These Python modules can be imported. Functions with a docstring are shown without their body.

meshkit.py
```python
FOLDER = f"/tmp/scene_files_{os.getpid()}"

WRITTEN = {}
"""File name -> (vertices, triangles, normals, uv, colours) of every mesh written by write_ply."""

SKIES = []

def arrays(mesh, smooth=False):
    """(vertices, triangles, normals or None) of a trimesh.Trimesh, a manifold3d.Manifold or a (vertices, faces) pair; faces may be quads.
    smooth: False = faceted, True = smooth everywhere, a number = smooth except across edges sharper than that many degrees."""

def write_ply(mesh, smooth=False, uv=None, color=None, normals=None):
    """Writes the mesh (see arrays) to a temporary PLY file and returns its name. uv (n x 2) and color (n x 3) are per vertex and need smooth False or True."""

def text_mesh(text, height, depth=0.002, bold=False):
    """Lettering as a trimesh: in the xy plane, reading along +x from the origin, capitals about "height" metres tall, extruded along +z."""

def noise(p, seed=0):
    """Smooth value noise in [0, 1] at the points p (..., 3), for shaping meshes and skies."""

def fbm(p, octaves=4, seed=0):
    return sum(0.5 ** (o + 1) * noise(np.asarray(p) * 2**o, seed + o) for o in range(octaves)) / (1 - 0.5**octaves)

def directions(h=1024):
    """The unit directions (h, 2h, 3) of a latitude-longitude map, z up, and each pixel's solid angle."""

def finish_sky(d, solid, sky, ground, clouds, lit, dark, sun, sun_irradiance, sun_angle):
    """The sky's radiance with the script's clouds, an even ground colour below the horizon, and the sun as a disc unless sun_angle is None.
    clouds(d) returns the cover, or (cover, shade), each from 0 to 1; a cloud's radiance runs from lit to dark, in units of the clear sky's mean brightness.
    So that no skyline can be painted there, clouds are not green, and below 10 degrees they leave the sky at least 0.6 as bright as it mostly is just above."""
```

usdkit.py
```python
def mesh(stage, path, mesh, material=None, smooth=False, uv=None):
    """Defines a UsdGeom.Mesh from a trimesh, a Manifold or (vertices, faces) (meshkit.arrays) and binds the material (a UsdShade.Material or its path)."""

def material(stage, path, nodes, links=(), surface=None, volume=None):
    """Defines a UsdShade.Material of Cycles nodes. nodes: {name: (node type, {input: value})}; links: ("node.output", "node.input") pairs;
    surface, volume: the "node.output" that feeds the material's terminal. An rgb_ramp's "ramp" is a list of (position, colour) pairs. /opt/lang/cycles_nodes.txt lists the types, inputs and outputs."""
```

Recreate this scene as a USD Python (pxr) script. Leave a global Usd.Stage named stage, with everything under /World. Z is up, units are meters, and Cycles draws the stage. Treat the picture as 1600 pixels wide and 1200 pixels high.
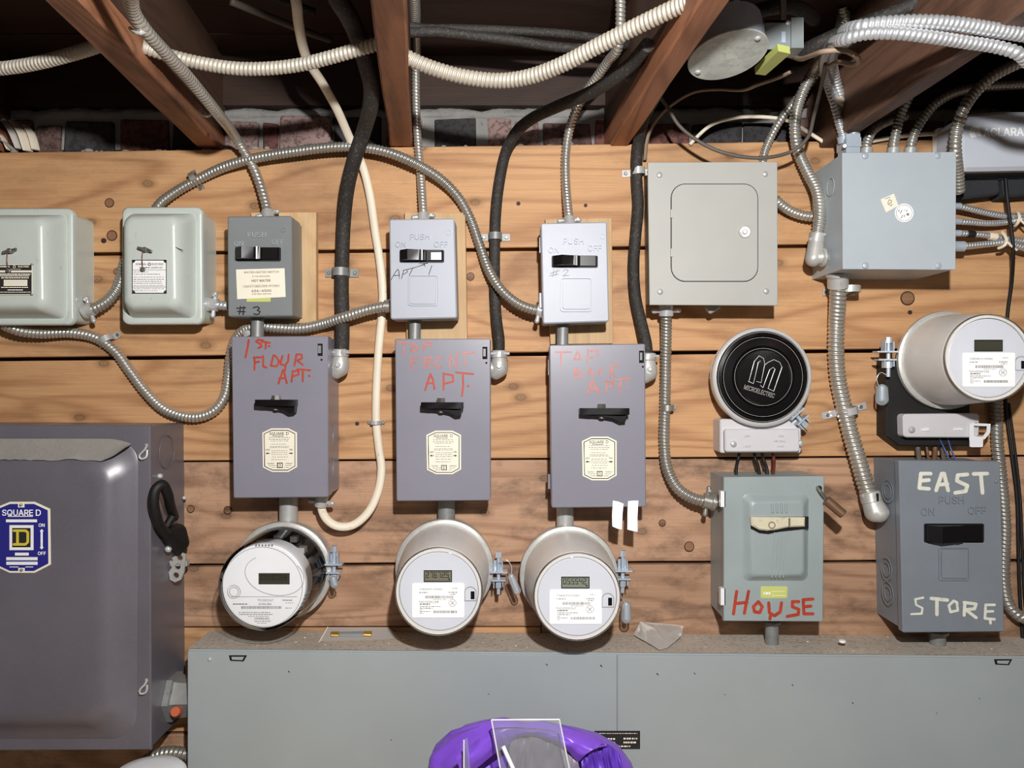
import math, random
import numpy as np, trimesh, usdkit, meshkit
from shapely.geometry import Polygon, LineString, Point, box as sbox
from shapely.ops import unary_union
from pxr import Usd, UsdGeom, UsdLux, UsdShade, Sdf, Gf

rng = random.Random(7)
stage = Usd.Stage.CreateInMemory()
UsdGeom.SetStageUpAxis(stage, UsdGeom.Tokens.z)
UsdGeom.SetStageMetersPerUnit(stage, 1.0)
UsdGeom.Xform.Define(stage, '/World')
UsdGeom.Scope.Define(stage, '/World/Looks')

# ------------------------------------------------------------ camera, lamp, exposure
F, CY, Z0 = 1208.0, -1.45, 1.5            # focal length in pixels of a 1600 x 1200 frame; camera at (0, CY, Z0)
cam = UsdGeom.Camera.Define(stage, '/World/camera')
cam.AddTranslateOp().Set((0, CY, Z0)); cam.AddRotateXOp().Set(90)
cam.CreateHorizontalApertureAttr(36.0); cam.CreateVerticalApertureAttr(27.0)
cam.CreateFocalLengthAttr(36.0 * F / 1600); cam.CreateClippingRangeAttr((0.05, 50))
cam.CreateExposureAttr(0.0)
LAMP = (0.10, -1.45, Z0 + 0.36)
lamp = UsdLux.SphereLight.Define(stage, '/World/bulb_light')
lamp.AddTranslateOp().Set(LAMP); lamp.CreateRadiusAttr(0.022); lamp.CreateIntensityAttr(4850.0)
lamp.CreateColorAttr((1.0, 0.995, 0.99))
# unseen fill lights, added behind the camera to lift the darks
for k, (p, i) in enumerate((((-1.2, -2.6, 2.0), 500.0), ((1.3, -2.7, 2.0), 500.0))):
    l2 = UsdLux.SphereLight.Define(stage, '/World/room_light_%03d' % (k + 1))
    l2.AddTranslateOp().Set(p); l2.CreateRadiusAttr(0.06); l2.CreateIntensityAttr(i * 0.09); l2.CreateColorAttr((1.0, 0.96, 0.92))
dome = UsdLux.DomeLight.Define(stage, '/World/ambient'); dome.CreateIntensityAttr(0.012); dome.CreateColorAttr((1, 0.98, 0.96))

# ------------------------------------------------------------ pixel -> world at a known depth
def S(y): return (y - CY) / F
def W(px, py, y=0.0): s = S(y); return np.array([(px - 800) * s, y, Z0 + (600 - py) * s])
def XZ(pts, y): s = S(y); return [((px - 800) * s, Z0 + (600 - py) * s) for px, py in pts]
def on_z(px, py, z):                       # the point of the level z (relative to the camera) under a pixel
    s = z / (600 - py); return np.array([(px - 800) * s, s * F + CY, Z0 + z])

# ------------------------------------------------------------ prims
used = {}
def numbered(parent, name):
    k = used.get((parent, name), 0); used[(parent, name)] = k + 1
    return name if k == 0 else '%s_%03d' % (name, k)
def cat(ms): return trimesh.util.concatenate([m for m in ms if m is not None])
class Thing:
    def __init__(self, name, label=None, category=None, group=None, at=(0, 0, 0), kind=None):
        self.path = '/World/' + numbered('/World', name); self.at = np.array(at, float)
        x = UsdGeom.Xform.Define(stage, self.path); x.AddTranslateOp().Set(tuple(map(float, at)))
        for k, v in (('label', label), ('category', category), ('group', group), ('kind', kind)):
            if v: x.GetPrim().SetCustomDataByKey(k, v)
    def part(self, name, mesh, mat, parent=None, label=None, smooth=35, kind=None):
        p = (parent or self.path); p = p + '/' + numbered(p, name)
        if isinstance(mesh, (list, tuple)): mesh = cat(mesh)
        m = mesh.copy(); m.vertices = m.vertices - self.at
        o = usdkit.mesh(stage, p, m, mat, smooth=smooth)
        if label: o.GetPrim().SetCustomDataByKey('label', label)
        if kind: o.GetPrim().SetCustomDataByKey('kind', kind)
        return p
def solid(name, mesh, mat, label, category, group=None, smooth=35):      # a thing that is one mesh
    if isinstance(mesh, (list, tuple)): mesh = cat(mesh)
    at = mesh.bounds.mean(0); at[2] = mesh.bounds[0][2]
    m = mesh.copy(); m.vertices = m.vertices - at
    p = '/World/' + numbered('/World', name)
    o = usdkit.mesh(stage, p, m, mat, smooth=smooth); o.AddTranslateOp().Set(tuple(map(float, at)))
    for k, v in (('label', label), ('category', category), ('group', group)):
        if v: o.GetPrim().SetCustomDataByKey(k, v)
    return p

# ------------------------------------------------------------ shapes
def fixed(m):
    if m.volume < 0: m.invert()
    return m
def loft(secs, cap0=True, cap1=True):
    n = len(secs[0]); v = np.vstack(secs); f = []
    for k in range(len(secs) - 1):
        a, b = k * n, (k + 1) * n
        for i in range(n):
            j = (i + 1) % n
            f += [[a + i, a + j, b + j], [a + i, b + j, b + i]]
    extra = []
    for on, k in ((cap0, 0), (cap1, len(secs) - 1)):
        if on:
            c = len(v) + len(extra); extra.append(np.mean(secs[k], 0))
            for i in range(n):
                j = (i + 1) % n
                f.append([k * n + j, k * n + i, c] if k == 0 else [k * n + i, k * n + j, c])
    if extra: v = np.vstack([v, extra])
    return fixed(trimesh.Trimesh(v, f, process=False))
def inset(pts, d):                         # convex polygon, mitred
    p = np.array(pts, float); n = len(p)
    area = sum(p[i][0] * p[(i + 1) % n][1] - p[(i + 1) % n][0] * p[i][1] for i in range(n))
    if area < 0: p = p[::-1]
    out = []
    for i in range(n):
        a, b, c = p[i - 1], p[i], p[(i + 1) % n]
        u = (b - a) / np.linalg.norm(b - a); w = (c - b) / np.linalg.norm(c - b)
        n1 = np.array([-u[1], u[0]]); n2 = np.array([-w[1], w[0]])
        out.append(b + (n1 + n2) * d / (1 + n1 @ n2))
    return np.array(out)
def rounded(pts, r, k=5):                  # convex polygon with round corners, a fixed number of points
    p = inset(pts, r); n = len(p); out = []
    for i in range(n):
        a, b, c = p[i - 1], p[i], p[(i + 1) % n]
        u = b - a; w = c - b; a0, a1 = math.atan2(-u[0], u[1]), math.atan2(-w[0], w[1])
        while a1 < a0 - 1e-6: a1 += 2 * math.pi
        for q in range(k + 1):
            t = a0 + (a1 - a0) * q / k
            out.append(b + r * np.array([math.cos(t), math.sin(t)]))
    return np.array(out)
def lay(pts2, y): p = np.array(pts2); return np.column_stack([p[:, 0], np.full(len(p), y), p[:, 1]])
def slab(poly, yf, yb, c=0.0015, r=0.0, k=4):    # poly in world xz; chamfered front edge
    if r > 0:
        secs = [lay(rounded(inset(poly, c), max(r - c, 2e-4), k), yf), lay(rounded(poly, r, k), yf + c), lay(rounded(poly, r, k), yb)]
    else:
        secs = [lay(inset(poly, c), yf), lay(inset(poly, 0), yf + c), lay(inset(poly, 0), yb)]
    return loft(secs)
def rect(x0, y0, x1, y1): return [(x0, y0), (x1, y0), (x1, y1), (x0, y1)]
def slab_px(pts, yf, yb, c=0.0015, r=0.0, k=4): return slab(XZ(pts, yf), yf, yb, c, r, k)
def flat(poly, y, t=0.0004):               # shapely polygon(s) in world xz -> a thin solid in front of y
    ms = []
    for g in getattr(poly, 'geoms', [poly]):
        if g.is_empty or g.area < 1e-9 or g.geom_type != 'Polygon': continue
        m = trimesh.creation.extrude_polygon(g, t, engine='earcut'); v = m.vertices
        m.vertices = np.column_stack([v[:, 0], y - v[:, 2], v[:, 1]]); ms.append(m)
    return cat(ms)
def pflat(poly_px, y, t=0.0004):           # shapely polygon in pixels
    from shapely import affinity
    s = S(y); return flat(affinity.affine_transform(poly_px, [s, 0, 0, -s, -800 * s, Z0 + 600 * s]), y, t)
def PR(x0, y0, x1, y1): return sbox(min(x0, x1), min(y0, y1), max(x0, x1), max(y0, y1))
def strokes(lines, w, y, t=0.0005):        # brush strokes in pixels
    return pflat(unary_union([LineString(l).buffer(w / 2, quad_segs=3) for l in lines]).simplify(0.12), y, t)
def crop(x0, y0, k): return lambda *pts: [(x0 + a / k, y0 + b / k) for a, b in pts]
_txt = {}
def text(s, px, py, h, y, bold=False, align='c', ang=0.0, t=0.0004, wide=1.0):
    if (s, bold) not in _txt:
        m = meshkit.text_mesh(s, 1.0, 1.0, bold); _txt[(s, bold)] = m
    m = _txt[(s, bold)].copy(); v = m.vertices.copy(); sc = h * S(y)
    x0, x1 = v[:, 0].min(), v[:, 0].max(); off = {'c': (x0 + x1) / 2, 'l': x0, 'r': x1}[align]
    a = (v[:, 0] - off) * sc * wide; b = (v[:, 1] - 0.5) * sc; r = math.radians(ang)
    p = W(px, py, y)
    m.vertices = np.column_stack([p[0] + a * math.cos(r) - b * math.sin(r), y - v[:, 2] * t, p[2] + a * math.sin(r) + b * math.cos(r)])
    return m
def dashes(x0, x1, y, h, dep, seed, fill=0.7, t=0.0003):     # a line of print too small to read
    r = random.Random(seed); x = x0; out = []
    while x < x1 - 0.6:
        w = min(r.uniform(1.2, 4.5), x1 - x); out.append(PR(x, y - h / 2, x + w, y + h / 2)); x += w + r.uniform(0.5, 1.1) / fill
    return pflat(unary_union(out), dep, t)
def barcode(x0, x1, y0, y1, dep, seed):
    r = random.Random(seed); x = x0; out = []
    while x < x1 - 0.3:
        w = r.choice((0.35, 0.5, 0.8)); out.append(PR(x, y0, x + w, y1)); x += w + r.choice((0.35, 0.5, 0.7))
    return pflat(unary_union(out), dep, 0.0003)
def frame_of(d):
    d = d / np.linalg.norm(d); a = np.array([0, 0, 1.0]) if abs(d[2]) < 0.9 else np.array([1.0, 0, 0])
    u = np.cross(a, d); u /= np.linalg.norm(u); return u, np.cross(d, u), d
def lathe(p0, p1, prof, n=24, flat_sides=False):      # prof: (radius, distance along p0 -> p1 in metres)
    p0, p1 = np.array(p0, float), np.array(p1, float); u, w, d = frame_of(p1 - p0); secs = []
    for r, h in prof:
        a = np.arange(n) * 2 * math.pi / n
        secs.append(p0 + d * h + r * (np.outer(np.cos(a), u) + np.outer(np.sin(a), w)))
    return loft(secs)
def cyl(p0, p1, r, n=20, c=0.0):
    L = float(np.linalg.norm(np.array(p1) - np.array(p0)))
    return lathe(p0, p1, [(r - c, 0), (r, c), (r, L - c), (r - c, L)] if c else [(r, 0), (r, L)], n)
def hexnut(p0, p1, r): return lathe(p0, p1, [(r, 0), (r, float(np.linalg.norm(np.array(p1) - np.array(p0))))], 6)
def ball(p, r, sub=2, sc=(1, 1, 1)):
    m = trimesh.creation.icosphere(subdivisions=sub, radius=r); m.vertices = m.vertices * np.array(sc) + np.array(p); return m
def boxm(p0, p1):
    p0, p1 = np.minimum(p0, p1), np.maximum(p0, p1)
    m = trimesh.creation.box(extents=np.array(p1) - np.array(p0)); m.apply_translation((np.array(p0) + np.array(p1)) / 2); return m
def hull_of(balls):
    pts = []
    for p, r in balls:
        pts.append(trimesh.creation.icosphere(subdivisions=2, radius=r).vertices + np.array(p))
    return trimesh.convex.convex_hull(np.vstack(pts))
def spline(P, step=0.004):
    P = np.array(P, float); P = np.vstack([2 * P[0] - P[1], P, 2 * P[-1] - P[-2]]); out = []
    for i in range(1, len(P) - 2):
        n = max(2, int(np.linalg.norm(P[i + 1] - P[i]) / step))
        d = [np.linalg.norm(P[j + 1] - P[j]) ** 0.5 + 1e-9 for j in (i - 1, i, i + 1)]
        t0, t1 = 0, d[0]; t2 = t1 + d[1]; t3 = t2 + d[2]
        for q in range(n):
            t = t1 + (t2 - t1) * q / n
            A1 = (t1 - t) / (t1 - t0) * P[i - 1] + (t - t0) / (t1 - t0) * P[i]
            A2 = (t2 - t) / (t2 - t1) * P[i] + (t - t1) / (t2 - t1) * P[i + 1]
            A3 = (t3 - t) / (t3 - t2) * P[i + 1] + (t - t2) / (t3 - t2) * P[i + 2]
            B1 = (t2 - t) / (t2 - t0) * A1 + (t - t0) / (t2 - t0) * A2
            B2 = (t3 - t) / (t3 - t1) * A2 + (t - t1) / (t3 - t1) * A3
            out.append((t2 - t) / (t2 - t1) * B1 + (t - t1) / (t2 - t1) * B2)
    out.append(P[-2]); out = np.array(out)
    L = np.concatenate([[0], np.cumsum(np.linalg.norm(np.diff(out, axis=0), axis=1))])
    n = max(3, int(L[-1] / step) + 1); q = np.linspace(0, L[-1], n)
    return np.column_stack([np.interp(q, L, out[:, k]) for k in range(3)])
def tube(P, r, sides=12, step=0.004, pitch=0, depth=0.13, oval=1.0, raw=False):
    C = np.array(P, float) if raw else spline(P, pitch / 7 if pitch else step)
    T = np.gradient(C, axis=0); T /= np.linalg.norm(T, axis=1, keepdims=True)
    u, _, _ = frame_of(T[0]); secs = []; a = np.arange(sides) * 2 * math.pi / sides
    L = np.concatenate([[0], np.cumsum(np.linalg.norm(np.diff(C, axis=0), axis=1))])
    for i in range(len(C)):
        u = u - T[i] * (u @ T[i]); u /= np.linalg.norm(u); w = np.cross(T[i], u)
        rr = np.full(sides, r)
        if pitch:
            ph = (L[i] / pitch + a / (2 * math.pi)) % 1.0
            rr = r * (1 - depth * np.abs(2 * ph - 1) ** 3.0)
        secs.append(C[i] + (rr * np.cos(a))[:, None] * u + (rr * oval * np.sin(a))[:, None] * w)
    return loft(secs)
def px_path(pts): return [W(*p) for p in pts]

# ------------------------------------------------------------ materials
def lin(r, g, b): return tuple(((c / 255 + 0.055) / 1.055) ** 2.4 if c > 10 else c / 255 / 12.92 for c in (r, g, b))
def mul(c, k): return tuple(min(1.0, x * k) for x in c)
def L(n): return '/World/Looks/' + n
def paint(name, c, rough=0.45, var=0.10, spot=0.0, spotc=(40, 36, 32), metallic=0.0, bump=0.0, scale=9.0, thr=0.62, coat=0.0, spec=0.5, fine=90.0):
    c = lin(*c); sc = lin(*spotc)
    nodes = {'g': ('geometry', {}), 'n1': ('noise_texture', {'scale': scale, 'detail': 4.0, 'roughness': 0.6}),
             'r1': ('rgb_ramp', {'ramp': [(0.3, mul(c, 1 - var)), (0.7, mul(c, 1 + var))]}),
             'n2': ('noise_texture', {'scale': fine, 'detail': 3.0, 'roughness': 0.65}),
             'r2': ('rgb_ramp', {'ramp': [(thr, (0, 0, 0)), (thr + 0.07, (spot, spot, spot))]}),
             'mx': ('mix_color', {'b': sc}),
             'p': ('principled_bsdf', {'roughness': rough, 'metallic': metallic, 'coat_weight': coat, 'specular_ior_level': spec})}
    links = [('g.position', 'n1.vector'), ('g.position', 'n2.vector'), ('n1.fac', 'r1.fac'), ('n2.fac', 'r2.fac'), ('r1.color', 'mx.a'), ('r2.color', 'mx.fac'), ('mx.result', 'p.base_color')]
    if bump:
        nodes['b'] = ('bump', {'strength': bump, 'distance': 0.002}); links += [('n2.fac', 'b.height'), ('b.normal', 'p.normal')]
    usdkit.material(stage, L(name), nodes, links, surface='p.BSDF'); return L(name)
def plain(name, c, rough=0.5, metallic=0.0, spec=0.5, emit=0.0):
    usdkit.material(stage, L(name), {'p': ('principled_bsdf', {'base_color': lin(*c), 'roughness': rough, 'metallic': metallic, 'specular_ior_level': spec})}, [], surface='p.BSDF'); return L(name)
def clear(name, tint=(1, 1, 1), rough=0.03, ior=1.45, milk=0.0, milkc=(230, 230, 225)):
    nodes = {'f': ('fresnel', {'IOR': ior}), 't': ('transparent_bsdf', {'color': tint}), 'gl': ('glossy_bsdf', {'roughness': rough, 'color': (1, 1, 1)}), 'm': ('mix_closure', {})}
    links = [('f.fac', 'm.fac'), ('t.BSDF', 'm.closure1'), ('gl.BSDF', 'm.closure2')]; out = 'm.closure'
    if milk:
        nodes['d'] = ('diffuse_bsdf', {'color': lin(*milkc)}); nodes['m2'] = ('mix_closure', {'fac': milk})
        links += [('m.closure', 'm2.closure1'), ('d.BSDF', 'm2.closure2')]; out = 'm2.closure'
    usdkit.material(stage, L(name), nodes, links, surface=out); return L(name)
def wood(name, light, dark, rings=0.35, knots=True, stain=0.25, stainc=(70, 52, 40), rough=0.6, kscale=(3.0, 3.0, 5.0), axis='x', var=0.14, stain_thr=0.55, dscale=(3.0, 7.0)):
    a, b = lin(*light), lin(*dark); st = lin(*stainc)
    sc = {'x': lambda l, c: (l, c, c), 'y': lambda l, c: (c, l, c), 'z': lambda l, c: (c, c, l)}[axis]
    N = {'g': ('geometry', {}), 'o': ('object_info', {}), 'rx': ('math', {'math_type': 'multiply', 'value2': 53.0}), 'rz': ('math', {'math_type': 'multiply', 'value2': 29.0}),
         'cx': ('combine_xyz', {}), 'v': ('vector_math', {'math_type': 'add'}),
         'mA': ('mapping', {'scale': sc(8.0, 380.0)}), 'nA': ('noise_texture', {'scale': 1.0, 'detail': 5.0, 'roughness': 0.7, 'distortion': 0.5}),
         'mC': ('mapping', {'scale': sc(1.1, 7.5)}), 'nC': ('noise_texture', {'scale': 1.0, 'detail': 2.0, 'roughness': 0.45, 'distortion': 0.5}),
         'w1': ('math', {'math_type': 'multiply', 'value2': 75.0}), 'w2': ('math', {'math_type': 'sine'}), 'w3': ('math', {'math_type': 'multiply_add', 'value2': 0.5, 'value3': 0.5}),
         'w4': ('math', {'math_type': 'power', 'value2': 2.5}), 'w5': ('math', {'math_type': 'multiply', 'value2': rings}), 'w6': ('math', {'math_type': 'multiply_add', 'value2': 1.0, 'value3': -0.30}),
         'sum': ('math', {'math_type': 'add', 'use_clamp': True}),
         'c1': ('mix_color', {'a': a, 'b': b}),
         'mD': ('mapping', {'scale': sc(*dscale)}), 'nD': ('noise_texture', {'scale': 1.0, 'detail': 6.0, 'roughness': 0.7}), 'rD': ('rgb_ramp', {'ramp': [(stain_thr, (0, 0, 0)), (stain_thr + 0.2, (stain,) * 3)]}),
         'c2': ('mix_color', {'b': st}),
         'hv': ('math', {'math_type': 'multiply_add', 'value2': 2 * var, 'value3': 1 - var}), 'hs': ('hsv', {}),
         'bp': ('bump', {'strength': 0.25, 'distance': 0.0015}),
         'p': ('principled_bsdf', {'roughness': rough, 'specular_ior_level': 0.35})}
    K = [('o.random', 'rx.value1'), ('o.random', 'rz.value1'), ('rx.value', 'cx.x'), ('rz.value', 'cx.z'), ('rz.value', 'cx.y'), ('g.position', 'v.vector1'), ('cx.vector', 'v.vector2'),
         ('v.vector', 'mA.vector'), ('mA.vector', 'nA.vector'), ('v.vector', 'mC.vector'), ('mC.vector', 'nC.vector'), ('v.vector', 'mD.vector'), ('mD.vector', 'nD.vector'),
         ('nC.fac', 'w1.value1'), ('w1.value', 'w2.value1'), ('w2.value', 'w3.value1'), ('w3.value', 'w4.value1'), ('w4.value', 'w5.value1'), ('nA.fac', 'w6.value1'), ('w5.value', 'sum.value1'), ('w6.value', 'sum.value2'),
         ('sum.value', 'c1.fac'), ('nD.fac', 'rD.fac'), ('rD.color', 'c2.fac'), ('c1.result', 'c2.a'), ('o.random', 'hv.value1'), ('hv.value', 'hs.value'),
         ('nA.fac', 'bp.height'), ('bp.normal', 'p.normal'), ('hs.color', 'p.base_color')]
    last = 'c2.result'
    if knots:
        N.update({'sK': ('separate_xyz', {}), 'kK': ('combine_xyz', {}), 'mK': ('mapping', {'scale': kscale}), 'dK': ('noise_texture', {'scale': 30.0, 'detail': 2.0}), 'dm': ('vector_math', {'math_type': 'multiply_add', 'vector2': (0.03, 0.03, 0.03)}),
                  'vk': ('voronoi_texture', {'dimensions': '2D', 'scale': 1.0, 'randomness': 1.0}), 'rk': ('rgb_ramp', {'ramp': [(0.0, (0.75,) * 3), (0.02, (0.4,) * 3), (0.034, (0.7,) * 3), (0.046, (0.5,) * 3), (0.062, (0.25,) * 3), (0.11, (0, 0, 0))]}),
                  'c3': ('mix_color', {'b': mul(lin(*dark), 0.28)})})
        K += [('v.vector', 'dK.vector'), ('v.vector', 'sK.vector'), ('sK.x', 'kK.x'), ('sK.z', 'kK.y'), ('kK.vector', 'mK.vector'), ('dK.color', 'dm.vector1'), ('mK.vector', 'dm.vector3'), ('dm.vector', 'vk.vector'), ('vk.distance', 'rk.fac'), ('rk.color', 'c3.fac'), (last, 'c3.a')]
        last = 'c3.result'
    K.append((last, 'hs.color'))
    usdkit.material(stage, L(name), N, K, surface='p.BSDF'); return L(name)

M_plank = wood('plank_wood', (205, 160, 114), (152, 106, 70), stain=0.45, rings=0.5, stainc=(98, 72, 54), stain_thr=0.5, kscale=(4.6, 7.5, 1.0))
M_plank_low = wood('plank_wood_dirty', (188, 150, 120), (136, 102, 78), rings=0.5, stain=0.7, stainc=(78, 62, 52), stain_thr=0.48, dscale=(9.0, 16.0), kscale=(4.6, 7.5, 1.0))
M_knot = wood('knot_wood', (150, 110, 80), (92, 64, 46), knots=False, rings=0.6)
M_board = wood('pale_board_wood', (214, 182, 138), (178, 138, 96), rings=0.25, knots=False, stain=0.25, axis='z')
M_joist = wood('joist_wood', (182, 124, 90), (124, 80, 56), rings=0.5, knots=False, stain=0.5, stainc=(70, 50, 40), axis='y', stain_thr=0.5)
M_joist_old = wood('old_joist_wood', (118, 86, 68), (82, 58, 46), rings=0.4, knots=False, stain=0.6, stainc=(40, 30, 25), axis='y', stain_thr=0.48)
M_dark = wood('dark_old_wood', (62, 42, 32), (38, 25, 19), rings=0.3, knots=False, stain=0.4, stainc=(20, 15, 12))
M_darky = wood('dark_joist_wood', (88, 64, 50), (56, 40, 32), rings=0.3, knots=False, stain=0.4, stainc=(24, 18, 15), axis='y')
M_brick = [paint('brick_pink', (150, 124, 118), 0.95, 0.25, 0.7, (84, 66, 62), bump=1.0, thr=0.5), paint('brick_red', (112, 72, 66), 0.95, 0.25, 0.7, (60, 42, 40), bump=1.0, thr=0.5),
           paint('brick_dark', (58, 55, 56), 0.95, 0.3, 0.6, (30, 28, 30), bump=1.0, thr=0.5), paint('brick_brown', (100, 76, 70), 0.95, 0.25, 0.7, (54, 42, 40), bump=1.0, thr=0.5)]
M_mortar = paint('mortar', (140, 138, 134), 0.95, 0.25, 0.5, (80, 78, 76), bump=1.0)
M_backing = paint('backing_shadow_wall', (58, 46, 38), 0.95, 0.2)  # dark brown backing that shows in the gaps between planks
M_concrete = paint('concrete', (120, 116, 110), 0.9, 0.15, 0.3, (90, 86, 80), scale=3.0)
M_ge = paint('pale_green_enamel', (196, 204, 196), 0.28, 0.04, 0.25, (120, 122, 112), scale=5.0, thr=0.66)
M_dgrey = paint('dark_grey_paint', (126, 132, 132), 0.38, 0.06, 0.2, (80, 84, 84), thr=0.68)
M_lblue = paint('light_blue_grey_paint', (172, 177, 187), 0.44, 0.03)
M_purple = paint('purple_grey_paint', (135, 134, 145), 0.31, 0.05, 0.12, (116, 110, 122), scale=6.0)
M_bigp = paint('dusty_purple_grey_paint', (105, 102, 110), 0.34, 0.14, 0.2, (134, 128, 132), scale=4.0, thr=0.58, fine=300.0, spec=0.8)
M_junc = paint('blue_grey_steel', (176, 186, 192), 0.4, 0.03)
M_zcover = paint('mottled_zinc_cover', (190, 192, 184), 0.55, 0.16, 0.4, (150, 152, 142), scale=22.0, fine=60.0, thr=0.5)
M_panel = paint('warm_grey_panel_paint', (172, 172, 166), 0.5, 0.03, 0.15, (124, 122, 116), thr=0.7)
M_plate = paint('pale_plate_paint', (206, 204, 206), 0.45, 0.04)
M_letter = paint('worn_raised_letters', (164, 170, 172), 0.45, 0.06)
M_house = paint('grey_green_paint', (152, 164, 164), 0.4, 0.07, 0.2, (120, 126, 124), thr=0.66)
M_store = paint('slate_grey_paint', (126, 134, 142), 0.4, 0.06, 0.2, (94, 98, 104), thr=0.66)
M_trough = paint('trough_grey_paint', (160, 169, 170), 0.42, 0.07, 0.12, (100, 104, 102), scale=3.0, thr=0.7)
M_dust = paint('dusty_grime', (186, 176, 162), 0.95, 0.14, 0.5, (120, 110, 100), bump=0.6, fine=160.0, thr=0.55)
M_dust2 = paint('ledge_dust', (142, 138, 132), 0.95, 0.12, 0.25, (104, 100, 96), bump=0.5, fine=160.0)
M_white_box = paint('white_box_plastic', (192, 197, 206), 0.42, 0.02)
M_bx = paint('galvanised_flex', (204, 200, 190), 0.31, 0.12, metallic=0.72, scale=14.0)
M_bx_bright = paint('bright_flex', (206, 208, 210), 0.36, 0.08, metallic=0.65, scale=14.0)
M_bx_grey = paint('dull_flex', (172, 169, 160), 0.34, 0.12, metallic=0.65, scale=14.0)
M_cap = plain('glossy_black_cap', (16, 16, 17), 0.14, 0.0, 0.6)
M_bx_cream = paint('dusty_flex', (192, 184, 168), 0.5, 0.12, metallic=0.35, scale=14.0)
M_zinc = paint('zinc', (190, 190, 186), 0.38, 0.12, 0.3, (120, 118, 112), metallic=0.3, scale=25.0)
M_zinc_blue = paint('bluish_zinc', (190, 202, 214), 0.33, 0.1, metallic=0.3, scale=25.0)
M_pipe = paint('dull_pipe', (140, 142, 140), 0.5, 0.15, 0.4, (90, 90, 88), metallic=0.35, scale=30.0)
M_cast = paint('cast_alloy', (196, 196, 190), 0.4, 0.12, 0.3, (130, 130, 124), metallic=0.35, scale=40.0)
M_loom = paint('black_loom', (44, 41, 38), 0.7, 0.3, 0.6, (92, 84, 74), bump=0.6, fine=220.0, thr=0.56)
M_black = plain('black_plastic', (17, 16, 17), 0.3, 0.0, 0.28)
M_blackm = plain('black_matte', (18, 17, 17), 0.6)
M_void = plain('dark_gap', (16, 14, 13), 0.9)
M_white_cable = paint('cream_cable', (236, 224, 202), 0.5, 0.06, 0.45, (150, 128, 104), thr=0.66)
M_wire_brown = paint('brown_flat_wire', (150, 128, 108), 0.6, 0.15)
M_wire_grey = paint('grey_wire', (96, 88, 80), 0.6, 0.2)
M_wire_red = plain('dark_red_wire', (96, 38, 34), 0.45)
M_wire_blue = plain('blue_wire', (60, 84, 140), 0.4)
M_wire_bare = paint('brown_wire', (110, 82, 62), 0.6, 0.2)
M_cream = plain('cream_label', (240, 234, 214), 0.55)
M_label = plain('white_label', (246, 246, 244), 0.5)
M_ink = plain('black_ink', (36, 34, 34), 0.7)
M_inkg = plain('grey_ink', (140, 138, 134), 0.7)
M_inkb = plain('brown_ink', (120, 104, 96), 0.7)
M_red = paint('red_paint', (176, 62, 40), 0.5, 0.2, 0.5, (130, 50, 38), scale=60.0)
M_red_thin = paint('thin_red_paint', (188, 104, 88), 0.42, 0.2, 0.6, (160, 132, 136), scale=60.0, thr=0.52)
M_whitep = paint('white_paint', (226, 226, 210), 0.55, 0.08, 0.4, (170, 172, 166), scale=60.0)
M_green_l = paint('yellow_green_label', (196, 204, 116), 0.5, 0.1)
M_blue_e = plain('blue_enamel', (44, 44, 132), 0.3)
M_yellow = plain('yellow_enamel', (214, 196, 70), 0.4)
M_steel = plain('bright_steel', (222, 224, 226), 0.25, 0.5)
M_steel_d = plain('worn_steel', (150, 148, 142), 0.4, 0.8)
M_chrome = plain('chrome', (232, 232, 232), 0.2, 0.6)
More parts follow.
